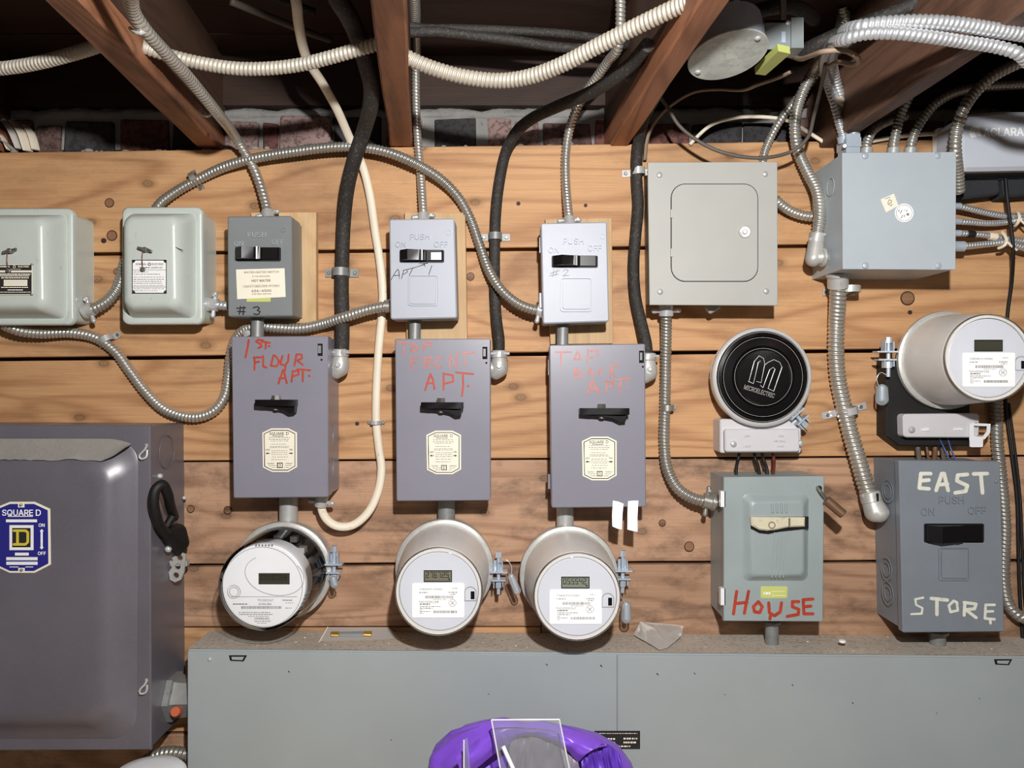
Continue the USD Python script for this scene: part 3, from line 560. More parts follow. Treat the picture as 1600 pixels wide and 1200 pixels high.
d3.part('red_lettering', strokes([k8c((230, 240), (420, 240)), k8c((290, 245), (290, 395)), k8c((500, 230), (455, 330), (540, 330), (505, 230)), k8c((630, 210), (625, 380)), k8c((660, 225), (750, 215), (760, 270), (660, 310)), k8c((465, 450), (465, 570)), k8c((465, 445), (545, 470), (480, 510), (555, 545), (465, 575)), k8c((615, 550), (650, 430), (700, 545)), k8c((630, 505), (690, 500)), k8c((800, 440), (755, 490), (820, 545)), k8c((915, 370), (905, 550)), k8c((1015, 375), (920, 470), (965, 540))], 2.2, yf), M_red_thin, label='hand painted red words TOP BACK APT.')
d3.part('red_lettering', strokes([k8c((625, 760), (660, 660), (680, 600), (720, 660), (765, 765)), k8c((640, 705), (745, 705)), k8c((860, 605), (855, 745)), k8c((855, 605), (945, 615), (945, 670), (865, 680)), k8c((960, 590), (1140, 575)), k8c((1040, 590), (1025, 735)), k8c((1105, 690), (1115, 695))], 2.8, yf), M_red_thin)
for py in (574, 752): d3.part('hinge', boxm(W(856, py - 12, -.06), W(860.5, py + 12, -.072)), M_purple)
for pts, lab in (([(957.5, 782), (966, 783.5), (974.5, 787), (973, 800), (970.5, 826), (963, 824.5), (956, 821.5), (956, 806)], 'short white paper tag under the right disconnect switch, left one of two'), ([(981, 783), (989, 782), (997.5, 782), (996, 806), (995, 829.5), (987, 828), (979, 826), (980, 806)], 'short white paper tag under the right disconnect switch, right one of two')):
    m = pflat(Polygon(pts), -.0978, .0006); v = m.vertices; d = np.clip((W(0, 795, -.098)[2] - v[:, 2]) / .03, 0, 1.2); v[:, 1] -= .006 * d ** 2; m.vertices = v
    solid('paper_tag', m, M_label, lab, 'tag', 'white paper tags')

# ============================================================ pipe nipples
def nipple(label, px, pya, pyb, r, y, mat=M_pipe, lock=True):
    a, b = W(px, pya, y), W(px, pyb, y); b[0] = a[0]
    t = Thing('pipe_nipple', label, 'pipe', 'short pipes between the boxes', b)
    t.part('pipe', cyl(a, b, r, 20), mat)
    if lock:
        t.part('locknut', hexnut(a + np.array([0, 0, -.001]), a + np.array([0, 0, -.006]), r * 1.3), M_steel_d)
nipple('short grey pipe under the dark grey switch numbered 3', 402.5, 494, 527, .0115, -.055)
nipple('short grey pipe under the light blue apartment 1 switch', 648.5, 497, 530, .0105, -.055)
nipple('short grey pipe under the light blue switch numbered 2', 879, 504, 539, .0105, -.055)
nipple('short zinc pipe from the leftmost purple switch down to its meter', 451, 766, 826, .017, -.026, M_zinc)
nipple('short worn pipe from the middle purple switch down to its meter', 697.5, 770, 826, .016, -.026)
nipple('short painted pipe from the right purple switch down to its meter', 883, 780, 834, .016, -.026, M_zinc)

# ============================================================ electricity meters
def cone(A, B, prof, n=56):                # circles parallel to the wall; prof: (radius, distance out from A); centres run along A -> B
    A, B = np.array(A), np.array(B); k = (B - A) / abs(B[1] - A[1]); a = np.arange(n) * 2 * math.pi / n
    return loft([np.column_stack([A[0] + k[0] * h + r * np.cos(a), np.full(n, A[1] - h), A[2] + k[2] * h + r * np.sin(a)]) for r, h in prof])
def annulus(A, B, ro, ri, h, t, n=56):
    return cone(A, B, [(ri, h), (ro, h), (ro, h + t), (ri, h + t), (ri, h)], n) if False else _ann(A, B, ro, ri, h, t, n)
def _ann(A, B, ro, ri, h, t, n):
    A, B = np.array(A), np.array(B); k = (B - A) / abs(B[1] - A[1]); a = np.arange(n) * 2 * math.pi / n
    sec = lambda r, hh: np.column_stack([A[0] + k[0] * hh + r * np.cos(a), np.full(n, A[1] - hh), A[2] + k[2] * hh + r * np.sin(a)])
    return loft([sec(ri, h), sec(ro, h), sec(ro, h + t), sec(ri, h + t), sec(ri, h)], False, False)
SEG = {'0': 'abcdef', '1': 'bc', '2': 'abged', '3': 'abgcd', '4': 'fgbc', '5': 'afgcd', '6': 'afgedc', '7': 'abc', '8': 'abcdefg', '9': 'abfgcd'}
def seven(s, x, y, w, h, gap, dep, tk=.9):
    out = []
    for i, ch in enumerate(s):
        X = x + i * (w + gap); m = y + h / 2
        R = {'a': (X, y, X + w, y + tk), 'd': (X, y + h - tk, X + w, y + h), 'g': (X, m - tk / 2, X + w, m + tk / 2), 'f': (X, y, X + tk, m), 'b': (X + w - tk, y, X + w, m), 'e': (X, m, X + tk, y + h), 'c': (X + w - tk, m, X + w, y + h)}
        out += [PR(*R[q]) for q in SEG[ch]]
    return pflat(unary_union(out), dep, .0003)
def ring_clamp(t, cx, cy, y, ang=0.0, up=37, down=29, lug=(-13, 14)):
    s = S(y); c = W(cx, cy, y); r = math.radians(ang); ca, sa = math.cos(r), math.sin(r)
    pt = lambda a, b, w=0.0: np.array([c[0] + (a * ca - b * sa) * s, y - w, c[2] + (a * sa + b * ca) * s])
    def bx(a0, a1, b0, b1, w0, w1):
        m = trimesh.creation.box(extents=((a1 - a0) * s, w1 - w0, (b1 - b0) * s)); M = np.eye(4); M[:3, :3] = [[ca, 0, -sa], [0, 1, 0], [sa, 0, ca]]; M[:3, 3] = pt((a0 + a1) / 2, (b0 + b1) / 2, (w0 + w1) / 2)
        m.apply_transform(M); return m
    k = t.part('ring_clamp', [bx(lug[0], lug[1], 5, 7.5, -.010, .010), bx(lug[0] + 2, lug[1] - 3, -7.5, -5, -.010, .010), bx(-8, -6.5, 7.5, 24, -.008, .008), bx(5.5, 7, 7.5, 22, -.008, .006), bx(-8, 7, 7.5, 22, -.009, -.0075), bx(-8, -6.5, -19, -7.5, -.006, .006), bx(6, 7.5, -17, -7.5, -.006, .006)], M_zinc_blue, smooth=False)
    t.part('clamp_bolt', [cyl(pt(0, -down, .0), pt(0, up - 4, .0), .0034, 12), hexnut(pt(0, up - 9), pt(0, up), .0056), hexnut(pt(0, -19), pt(0, -9), .0056)], M_zinc_blue, k)
    return pt
def seal(t, a, b, rpx, y, loop=None):
    A, B = W(*a, y), W(*b, y); r = rpx * S(y)
    p = t.part('plastic_seal', hull_of([(A, r * .92), (B, r)]), M_seal, label='clear plastic seal', smooth=True)
    t.part('seal_core', hull_of([(A + np.array([0, 0, r * .3]), r * .45), (B + np.array([0, 0, 0]), r * .42)]), M_zinc_blue, p)
    if loop: t.part('seal_wire', tube([W(*q) for q in loop], .0008, 6), M_steel, p)
def print_face(t, lx, ly, y, parent, serial, seed):
    yl = y - .0012; D = lambda a, b: (lx + a, ly + b)
    lb = t.part('rating_label', pflat(rr_px(lx, ly, lx + 81.5, ly + 53.5, 2.5), y, .0012), M_label, parent, label='white printed label')
    return yl, lb, D
def label_print(t, yl, D, serial, seed):
    P = lambda *a: None
    ms = [text('TORONTO HYDRO', *D(29, 9.7), 2.7, yl, wide=1.1), text(serial, *D(25.5, 29.5), 3.4, yl, wide=1.05), barcode(D(20, 0)[0], D(64, 0)[0], D(0, 19.6)[1], D(0, 24)[1], yl, seed), barcode(D(33, 0)[0], D(70.6, 0)[0], D(0, 43)[1], D(0, 47)[1], yl, seed + 1)]
    c = Point(*D(63, 31)); x = D(63, 31)
    ms += [pflat(c.buffer(6).difference(c.buffer(5.5)), yl), strokes([[(x[0] - 3, x[1] - 3), (x[0] + 3, x[1] + 3)], [(x[0] - 3, x[1] + 3), (x[0] + 3, x[1] - 3)]], .7, yl)]
    for i, (a, b, yy, h) in enumerate(((11, 25, 14.8, 1.3), (57, 70, 14.5, 1.7), (60, 69, 17.5, 1.1), (63, 71, 8, 1), (33, 53, 25.8, .8), (12, 28, 33, 1.9), (12, 44, 36.6, 1.1), (12, 32, 39.2, 1.1), (12, 17, 42, .9), (12, 28, 44.5, 1), (12, 18, 47, .9))):
        ms.append(dashes(D(a, 0)[0], D(b, 0)[0], D(0, yy)[1], h, yl, seed * 31 + i))
    t.part('label_print', ms, M_inkg, None, smooth=False)
def grey_meter(label, ring, front, lab, digits, lcd, seed, serial, rr=.0885, rf=.0725, dark=False, sit=.0005):
    h0, h1 = .048, .190; A, B = W(*ring, -h0), W(*front, -h1); n = h1 - h0
    t = Thing('electricity_meter', label, 'meter', 'electricity meters', W(ring[0], ring[1] + 70, 0))
    t.part('socket', cone(A, B, [(rr - .007, -h0 + sit), (rr - .006, min(-.004, -h0 + sit + .03) if sit > .02 else -.012), (rr - .004, -.003 if sit > .02 else -.010)]), M_zinc)
    t.part('lock_ring', cone(A, B, [(rr - .004, -.006 if sit > .02 else -.011), (rr, -.005 if sit > .02 else -.008), (rr + .001, -.002), (rr, .005), (rr - .004, .007), (rr - .007, .0072)]), M_cast, smooth=50)
    rg = rr - .0075
    t.part('meter_body', cone(A, B, [(rg, .004), (rg - .0005, .03), (rf + .0005, n - .016), (rf - .0005, n - .0125), (rf - .0035, n - .0115)]), M_meter_side, smooth=50)
    yfp = -h1 + .0085
    fp = t.part('faceplate', cone(A, B, [(rf - .0082, n - .011), (rf - .0082, n - .0090), (rf - .009, n - .0085)]), M_meter_face, smooth=30)
    t.part('cover_rim', _ann(A, B, rf - .0022, rf - .0070, n - .0112, .005, 56), M_meter, smooth=50)
    t.part('rim_groove', _ann(A, B, rf - .0068, rf - .0083, n - .0112, .0015, 56), M_inkg, smooth=50)
    t.part('glass_cover', cone(A, B, [(rf - .0022, n - .0122), (rf, n - .0110), (rf - .0006, n - .004), (rf - .004, n - .0006), (rf - .0075, n), (rf - .020, n + .0008)]), M_clear, smooth=50, label='clear front of the meter cover')
    lx, ly = lab
    dx, dy = lx + 18.3, ly - 20
    dp = t.part('display', pflat(PR(dx, dy, dx + 44, dy + 18), yfp, .0009), M_lcd_dark if dark else (M_lcd_green if lcd else M_lcd), fp, label='digital display')
    t.part('display_frame', frame_px(rect(dx, dy, dx + 44, dy + 18), 1.2, yfp - .0009), M_lcd_ink, fp, smooth=False)
    if digits: t.part('display_digits', [seven(digits, dx + 3.2, dy + 2.6, 4.6, 9.2, 1.6, yfp - .0009), pflat(Point(dx + 39.5, dy + 14).buffer(1.3), yfp - .0009)], M_lcd_ink, fp, label='digits ' + digits, smooth=False)
    yl = yfp - .0012
    D = lambda a, b: (lx + a, ly + b)
    t.part('rating_label', pflat(rr_px(lx, ly, lx + 81.5, ly + 53.5, 2.5), yfp, .0012), M_label, fp, label='white printed label')
    label_print(t, yl, D, serial, seed)
    po = t.part('optical_port', [frame_px(list(unary_union([Point(lx + 91, ly + 15).buffer(9.5), PR(lx + 81.7, ly + 15, lx + 100.4, ly + 28)]).exterior.coords), .9, yfp)], M_inkg, fp)
    t.part('port_window', pflat(PR(lx + 91.5, ly + 13, lx + 97.5, ly + 25).intersection(Point(lx + 91, ly + 20).buffer(9)), yfp, .0006), M_black, fp)
    return t
m2 = grey_meter('round grey electricity meter reading 276725, below the middle purple switch', (694.5, 887.5), (685, 926), (644, 911), '276725', False, 11, 'TH10205188')
ring_clamp(m2, 779, 899, -.055); seal(m2, (799, 902), (808, 923), 6.2, -.075, [(779, 880, -.06), (790, 874, -.075), (799, 884, -.075), (799, 900, -.075)])
m3 = grey_meter('round grey electricity meter reading 055542, below the right purple switch', (888.5, 898), (902.5, 934), (858.7, 921), '055542', True, 12, 'TH10205167')
ring_clamp(m3, 973, 897, -.055); seal(m3, (978.5, 947), (978.5, 966), 8.2, -.06, [(972, 915, -.06), (970, 930, -.062), (977, 942, -.06)])
m5 = grey_meter('round grey meter with dusty cover and blank display, above the switch lettered EAST STORE', (1478, 563), (1548, 559), (1504, 551), None, False, 13, 'TH10205155', dark=True, sit=.0403)
ring_clamp(m5, 1388, 556, -.055, 0, 29, 33, (-21, 12)); seal(m5, (1378, 609), (1378, 624), 9.8, -.055, [(1388, 588, -.055), (1376, 582, -.057), (1370, 590, -.057), (1372, 602, -.055)])

A, B = W(442.7, 891, -.048), W(409.3, 917.5, -.165); n1 = .117
m1 = Thing('electricity_meter', 'white round meter under a clear glass cover, below the leftmost purple switch', 'meter', 'electricity meters', W(442, 960, 0))
m1.part('socket', cone(A, B, [(.080, -.0475), (.081, -.012), (.086, -.010)]), M_zinc)
m1.part('lock_ring', cone(A, B, [(.084, -.011), (.0885, -.008), (.0893, -.002), (.088, .005), (.084, .007), (.080, .0072)]), M_cast, smooth=50)
m1.part('meter_base', cone(A, B, [(.079, .006), (.079, .0085), (.060, .009), (.058, .06)]), M_black, label='black inner base')
bits = []
for i in range(16):
    a = i * 2 * math.pi / 16; k = (B - A) / n1; h = .012 + .014 * (i % 3); c = A + k * h; r = .0655
    bits.append(boxm((c[0] + r * math.cos(a) - .006, c[1] - .012, c[2] + r * math.sin(a) - .005), (c[0] + r * math.cos(a) + .006, c[1] + .008, c[2] + r * math.sin(a) + .005)))
m1.part('terminal', bits[::2], M_chrome, smooth=False); m1.part('terminal', bits[1::2], M_steel_d, smooth=False)
wbod = m1.part('meter_body', cone(A, B, [(.060, .060), (.0685, .062), (.0705, .066), (.0708, n1 - .016), (.0695, n1 - .0105), (.066, n1 - .009)]), M_meter_white, smooth=40)
yf = A[1] - (n1 - .009)
m1.part('glass_cover', cone(A, B, [(.0805, .004), (.0802, .02), (.0785, .06), (.0755, n1 - .010), (.0740, n1 - .004), (.070, n1 - .0006), (.060, n1 + .0006)]), M_glass, smooth=50, label='clear glass cover')
m1.part('display', pflat(PR(404.4, 895.4, 452.7, 912.6), yf, .0009), M_lcd_dark, wbod, label='dark digital display')
m1.part('display_digits', [seven('0008088', 407, 898, 4.3, 8.4, 1.8, yf - .0009)], M_lcd_ink, wbod, smooth=False)
ov = [(380 + 0, 905)] 
from shapely import affinity
ell = affinity.rotate(affinity.scale(Point(429, 899).buffer(1, quad_segs=16), 47, 31), 12)
m1.part('face_line', [pflat(ell.difference(ell.buffer(-.7)).difference(PR(400, 850, 480, 884)), yf), ring2(409.5, 917.8, 63.3, 62.6, yf, .0004, 60), pflat(PR(362, 932, 464, 932.5), yf), ring2(365.5, 924.7, 10.5, 9.8, yf, .0004), ring2(365.5, 924.7, 7.5, 6.8, yf, .0004)], M_inkg, wbod, smooth=False)
m1.part('label_print', [text('Honeywell', 449, 937.6, 2.2, yf, True), barcode(377, 439, 947, 951.3, yf, 5), text('TX1081047', 414.8, 937.8, 3.2, yf), text('23 881 882', 414, 943.8, 2.6, yf, True), text('1995080 832', 409, 966.5, 2.6, yf, True)] + [dashes(a, b, yy, h, yf, 70 + i) for i, (a, b, yy, h) in enumerate(((364, 387, 943.8, 1.8), (373, 422, 957, 1.2), (373, 426, 960, 1.2), (388, 420, 963, .9), (398, 423, 970.5, 1), (402, 416, 973.5, .9), (446, 458, 942, .9), (446, 456, 950, 1)))], M_inkg, wbod, smooth=False)
m1.part('vent', [pflat(affinity.rotate(PR(399 + 5 * i, 850.5, 402 + 5 * i, 853.5), 20), yf + .002, .002) for i in range(6)] + [pflat(LineString([(470 + 2.2 * (3 - i), 929 + i * 6), (476 + 2.2 * (3 - i), 925 + i * 6)]).buffer(.6), yf + .0005, .001) for i in range(6)], M_inkg, wbod, smooth=False)
ring_clamp(m1, 522, 887, -.055, 0, 34, 26); seal(m1, (521, 906), (523, 913), 6.5, -.07)

# the capped meter socket with an M in a circle
A, B = W(1186, 590, -.045), W(1192.5, 589, -.075)
m4 = Thing('meter_socket', 'meter socket closed by a round black cap with an outlined letter M', 'meter socket', None, W(1186, 710, 0))
m4.part('socket', cone(A, B, [(.082, -.0445), (.083, -.012), (.088, -.010)]), M_zinc)
bs = XZ([(1125, 655), (1252, 655), (1252, 708), (1125, 708)], -.05)
m4.part('terminal_box', slab(bs, -.05, -.0, .002, .004, 3), M_plate)
m4.part('terminal_cover', slab_px([(1132.5, 671), (1249, 670.5), (1250, 706), (1133, 706.5)], -.062, -.05, .002, .005, 4), M_plate, label='pale grey terminal cover plate')
for wd, x_, y_ in (('LINE', 1220, 681), ('NEUTRAL', 1218, 689), ('LOAD', 1219, 697), ('LINE', 1167, 681), ('LOAD', 1167, 697)): m4.part('embossed_word', text(wd, x_, y_, 3, -.062, True, t=.0016), M_plate)
m4.part('screw', screw(1146, 694, -.062, 5), M_zinc); m4.part('screw', screw(1251, 693, -.057, 5), M_zinc)
m4.part('lock_ring', cone(A, B, [(.084, -.010), (.088, -.006), (.0895, .006), (.0895, .020), (.0875, .0245), (.083, .026), (.0815, .024)]), M_ringw, smooth=50, label='bright steel lock ring')
cap = m4.part('cap', cone(A, B, [(.0818, .010), (.0815, .025), (.079, .0275), (.0735, .0285), (.072, .0255), (.070, .0285), (.056, .030), (.0535, .027), (.051, .0305), (.047, .0330), (.020, .0338)]), M_cap, smooth=28, label='black plastic cap')
yc = A[1] - .0338
for rr_, hh_ in ((.0705, .0290), (.0510, .0308), (.0795, .0272)): m4.part('cap_ring', _ann(A, B, rr_ + .0004, rr_ - .0004, hh_ - .002, .0021, 56), M_inkg, cap)  # thin grey lines painting the highlights along the cap grooves
c4m = crop(1100, 500, 5)
mout = [c4m((385, 497), (350, 480), (395, 320), (430, 280), (465, 300), (475, 345), (445, 490), (410, 480)), c4m((345, 480), (385, 497), (425, 330), (440, 320)), c4m((470, 355), (500, 330), (545, 310), (590, 330), (610, 370), (545, 555)), c4m((500, 535), (545, 557)), c4m((500, 535), (555, 385), (540, 370), (515, 385), (460, 530), (440, 510))]
m4.part('logo', strokes([*mout], 1.0, yc + .0002, .0008), M_chrome, cap, label='outlined letter M')
m4.part('logo_lettering', text('MICROELECTRIC', 1186.5, 611.5, 7, yc + .0002, True, ang=-17, wide=.62), M_inkg, cap)
ring_clamp(m4, 1247, 652, -.06, 42, 16, 14, (-12, 15))
def wires(items, t=None):
    for name, label, mat, r, pts in items: solid(name, tube([W(*p) for p in pts], r, 10), mat, label, 'wire', 'short wires under the meter sockets', smooth=True)
wires([('wire', 'black wire under the capped socket, leftmost', M_blackm, .0028, [(1155, 704, -.035), (1154, 715, -.03), (1151, 728, -.04), (1150, 746, -.05)]),
       ('wire', 'black wire under the capped socket, second from the left', M_blackm, .003, [(1178, 704, -.035), (1180, 716, -.03), (1185, 730, -.04), (1187, 746, -.05)]),
       ('wire', 'black wire under the capped socket, beside the red one', M_blackm, .003, [(1190, 704, -.04), (1193, 718, -.035), (1198, 732, -.045), (1199, 746, -.05)]),
       ('wire', 'dark red wire under the capped socket', M_wire_red, .003, [(1206, 704, -.035), (1209, 716, -.03), (1209, 730, -.04), (1207, 746, -.05)])])
# black socket base under the east meter
b5 = Thing('socket_base', 'black plastic meter base behind the round meter on the right', 'meter socket', None, W(1450, 695, 0))
b5.part('base', slab_px([(1385, 560), (1516, 560), (1516, 697), (1405, 697), (1385, 682)], -.040, -.0005, .002), M_blackm)
tc = b5.part('terminal_cover', slab_px(list(rounded([(1411, 647), (1531, 646), (1530, 684), (1412, 683.5)], 6, 4)), -.062, -.040, .002), M_plate, label='pale grey terminal cover plate')
for wd, x_, y_ in (('LINE', 1446, 671), ('LOAD', 1497, 670.5)): b5.part('embossed_word', text(wd, x_, y_, 3.8, -.062, True, t=.0018), M_label, label='raised word ' + wd)
b5.part('screw', screw(1424.5, 671.5, -.062, 5.5), M_zinc); b5.part('screw', screw(1525, 664, -.062, 4), M_steel_d)
tg = unary_union([frame for frame in [Polygon([(1517, 661), (1547, 662), (1546, 676), (1538, 686), (1524, 688), (1514, 684)]).difference(Polygon([(1520, 665), (1541.5, 666), (1541, 674), (1535, 682), (1524, 684), (1519, 680)])), PR(1514, 662, 1520.5, 688), rr_px(1514.5, 682, 1535, 698.5, 2)]])
solid('plastic_tag', pflat(tg, -.064, .002), M_white_pl, 'white plastic seal tag with a loop, hanging from the right terminal cover', 'tag')
wires([('wire', 'thick dark wire under the right meter, leftmost', M_wire_grey, .0045, [(1431, 683, -.030), (1434, 700, -.028), (1437, 726, -.05)]),
       ('wire', 'thin dark wire under the right meter, second from the left', M_wire_bare, .0025, [(1444, 683, -.036), (1449, 705, -.03), (1451, 726, -.05)]),
       ('wire', 'thick brown wire under the right meter', M_wire_bare, .0045, [(1459, 683, -.030), (1461, 702, -.028), (1459, 726, -.05)]),
       ('wire', 'thick black wire under the right meter', M_wire_grey, .004, [(1472, 683, -.030), (1473, 702, -.028), (1475, 726, -.05)]),
       ('wire', 'blue wire under the right meter, left one of two', M_wire_blue, .0016, [(1467, 683, -.04), (1475, 700, -.04), (1487, 726, -.055)]),
       ('wire', 'blue wire under the right meter, right one of two', M_wire_blue, .0016, [(1480, 683, -.04), (1486, 702, -.04), (1496, 726, -.055)])])

# ============================================================ grey panel, junction box, white box
pn = Thing('breaker_panel', 'square warm grey breaker panel with a small hinged door', 'electrical panel', None, W(1113, 477, 0)); yf = -.095
pn.part('enclosure', slab(inset(XZ([(1012, 253), (1215, 253), (1215, 478), (1015, 477)], yf), .010), yf + .004, 0, .001), M_panel)
pn.part('front_trim', slab_px([(1012, 253.5), (1215, 252.5), (1215.5, 477.5), (1015, 476.5)], yf, yf + .004, .001), M_panel)
dr = rounded(XZ(rect(1049, 288, 1183.5, 439.5), yf), .024, 6)
pn.part('door_gap', flat(Polygon(rounded(XZ(rect(1048, 287, 1184.5, 440.5), yf), .025, 6)), yf, .0004), M_void, smooth=False)
dd = pn.part('door', loft([lay(rounded(inset(XZ(rect(1049, 288, 1183.5, 439.5), yf), .0012), .0228, 6), yf - .0022), lay(dr, yf - .0012), lay(dr, yf)]), M_panel)
for py in (334, 395): pn.part('hinge', boxm(W(1047, py - 6, yf), W(1053, py + 6, yf - .0036)), M_panel, dd)
pn.part('latch', [cyl(W(1163.5, 362.5, yf - .002), W(1163.5, 362.5, yf - .0042), .0105, 24, .001), cyl(W(1164, 362, yf - .004), W(1164, 362, yf - .0075), .0042, 16, .001), ring2(1163.5, 362.5, 9.2, 7.6, yf - .004, .0012)], M_zinc, dd)
for a, b in ((1030.5, 273.5), (1195.5, 272), (1031.5, 456), (1197, 455)): pn.part('screw', screw(a, b, yf, 4.6), M_zinc)
pn.part('cable_clamp', [hull_of([(W(1105, 481, -.05), .004), (W(1121, 480, -.05), .005), (W(1110, 486, -.05), .005)])], M_zinc)

jb = Thing('junction_box', 'large plain blue-grey steel junction box with many flexible cables on top', 'electrical box', None, W(1390, 423, 0)); yf = -.138
XJ = XZ([(1316, 238.5), (1494.5, 237), (1493.5, 421.5), (1317, 420.5)], yf)
jb.part('enclosure', slab(inset(XJ, .001), yf + .003, 0, .001), M_junc)
jb.part('front_cover', slab(XJ, yf, yf + .003, .0009), M_junc)
for a, b in ((1351.5, 243.5), (1464.5, 243), (1352, 415), (1465.5, 415)): jb.part('screw', screw(a, b, yf, 5.5), M_zinc_blue)
c6 = crop(1370, 290, 17.14)
stp = jb.part('sticker', pflat(Polygon(c6((100, 370), (455, 215), (575, 540), (245, 720))), yf, .0005), M_cream, label='square cream sticker')
jb.part('sticker_print', [strokes([c6((290, 470), (330, 380), (390, 400), (380, 470), (310, 480)), c6((300, 500), (390, 540)), c6((410, 500), (390, 545)), c6((225, 355), (350, 310))], 1.0, yf - .0005)], M_inkg, stp, smooth=False)
st2 = jb.part('round_sticker', pflat(Point(1412.7, 332.7).buffer(14.6, quad_segs=10), yf - .0005, .0004), M_label, label='round white sticker')
jb.part('sticker_print', [ring2(1412.7, 332.7, 12.7, 12.2, yf - .0009, .0003)] + [strokes([c6(*q) for q in (((580, 700), (600, 650)), ((630, 740), (670, 660)), ((740, 660), (745, 664)), ((650, 870), (690, 790)), ((730, 840), (745, 790)), ((790, 690), (810, 660)))], 1.1, yf - .0009), pflat(Point(*c6((830, 770))[0]).buffer(2.2), yf - .0009)], M_inkg, st2, smooth=False)
xl = min(p[0] for p in XJ)
jb.part('knockout', side_ring(xl, -.09, W(0, 290, -.1)[2], .016, .0014, .0008, -1), M_junc)
def connector(name, label, p0, p1, r, mat=M_zinc, screws=True):      # a cable clamp on a box wall, from p0 (wall) to p1
    p0, p1 = np.array(p0, float), np.array(p1, float); Lh = np.linalg.norm(p1 - p0); d = (p1 - p0) / Lh
    t = Thing(name, label, 'cable connector', 'cable connectors', p0)
    t.part('body', lathe(p0, p1, [(r * 1.25, 0), (r * 1.25, Lh * .25), (r * 1.1, Lh * .3), (r * 1.12, Lh * .95), (r * .95, Lh)], 16), mat)
    if screws:
        q = p0 + d * Lh * .65; u, w, _ = frame_of(d); e = u if abs(u[1]) < .5 else w
        t.part('clamp_ear', [hull_of([(q + e * r, .0035), (q + e * r * 1.9, .0045)]), hull_of([(q - e * r, .0035), (q - e * r * 1.9, .0045)])], mat)
        t.part('screw', cyl(q + e * r * 1.6 + np.array([0, -.003, 0]), q + e * r * 1.6 + np.array([0, -.008, 0]), .0028, 10, .0006), M_steel)
    return t
sq = Thing('duplex_connector', 'bright double cable connector on the top left of the junction box', 'cable connector', None, W(1328, 238, -.08))
sq.part('body', [boxm(W(1309, 219, -.065), W(1344, 240, -.10)), cyl(W(1319, 222, -.082), W(1317, 212, -.085), .0105, 16), cyl(W(1336, 222, -.082), W(1334, 210, -.085), .0105, 16)], M_zinc_blue)
sq.part('screw', cyl(W(1320, 228, -.10), W(1320, 228, -.106), .004, 10, .001), M_steel); sq.part('band', [boxm(W(1307, 226, -.062), W(1346, 229, -.103))], M_zinc_blue)

ac = Thing('radio_module', 'white plastic box lettered ACLARA, cut off by the right edge', 'box', None, W(1560, 268, 0)); yf = -.105
ac.part('housing', slab(XZ([(1501, 179), (1560, 173.5), (1760, 172), (1760, 262), (1502, 267)], yf), yf, -.030, .006, .012, 5), M_white_box)
ac.part('rear_cover', slab(XZ([(1504, 177), (1750, 172), (1750, 262), (1505, 266)], yf), -.030, -.008, .001), M_white_pl)
ac.part('mounting_ear', [slab(XZ([(1466, 226), (1484, 218), (1512, 218), (1512, 240), (1466, 238)], -.025), -.03, -.008, .002, .004, 3), cyl(W(1471, 231, -.03), W(1471, 231, -.036), .005, 12, .001)], M_white_pl)
lg = ac.part('logo', [strokes([[(1516, 201), (1520, 198), (1526, 197.5)]], 2, yf)] + [pflat(Polygon([(1514, 206), (1519, 198), (1529, 197), (1534, 213), (1527, 212), (1525, 205)]).union(Polygon([(1514, 208), (1523, 206), (1526, 214), (1518, 215)])), yf)], M_label, label='white leaf shaped emblem')
ac.part('lettering', text('ACLARA', 1536, 207, 12.5, yf, True, 'l', ang=1.2, wide=.93), M_label)
ac.part('shadow_gasket', slab(XZ([(1503, 266), (1760, 261), (1760, 266), (1504, 272)], -.09), -.088, -.052, .001), M_blackm)  # black strip along the lower edge of the housing
for lab, pts in (('black foam strip under the white box, left piece', [(1490, 276), (1561, 271), (1565, 303), (1490, 313)]), ('black foam strip under the white box, right piece', [(1566, 272), (1700, 262), (1700, 298), (1570, 308)])):
    solid('foam_strip', slab_px(pts, -.045, -.001, .004, .008, 4), M_foam, lab, 'foam strip', 'black foam strips')

# ============================================================ house switch
hs = Thing('house_switch', 'grey switch box lettered HOUSE in red paint, with a padlock', 'switch', None, W(1209, 972, 0)); yf = -.098
XH = XZ([(1131, 745.5), (1288, 744), (1286, 971.5), (1131, 970.5)], yf)
hs.part('enclosure', slab(inset(XH, .002), yf + .012, 0, .001), M_house)
hs.part('cover', slab(XH, yf, yf + .012, .0012), M_house)
PB = XZ([(1159, 771), (1264, 770), (1262.5, 908), (1159.5, 908)], yf); secs = []
for ins, d, r in ((.0, -.0002, .012), (.003, .0015, .011), (.008, .0065, .010), (.012, .0115, .009), (.017, .0128, .008)): secs.append(lay(rounded(inset(PB, ins), r, 5), yf - d))
rp = hs.part('raised_panel', loft(secs), M_house, smooth=50); yr = yf - .0128
hs.part('rib', [hull_of([(W(1206 + 7.2 * i, 788, yr), .0022), (W(1207 + 7.2 * i, 800, yr), .0022)]) for i in range(4)] + [strokes([[(1210 + 6.2 * i, 832), (1209 + 5.8 * i, 862), (1205.5 + 6 * i, 902)]], 1.4, yr + .0002, .001) for i in range(4)], M_house, rp)
hs.part('handle_slot', pflat(Polygon([(1172.5, 807), (1263, 807), (1263, 826), (1216, 831), (1200, 834.5), (1186, 833), (1173, 826)]), yr + .001, .0014), M_void, rp, smooth=False)
hp = [(1174, 808.5), (1259, 809), (1258.5, 823.5), (1232, 824.5), (1214, 828.5), (1199, 830), (1187, 828.5), (1175, 822)]
hd = hs.part('handle', slab_px(hp, yr - .009, yr, .003), M_bone, label='aged ivory handle')
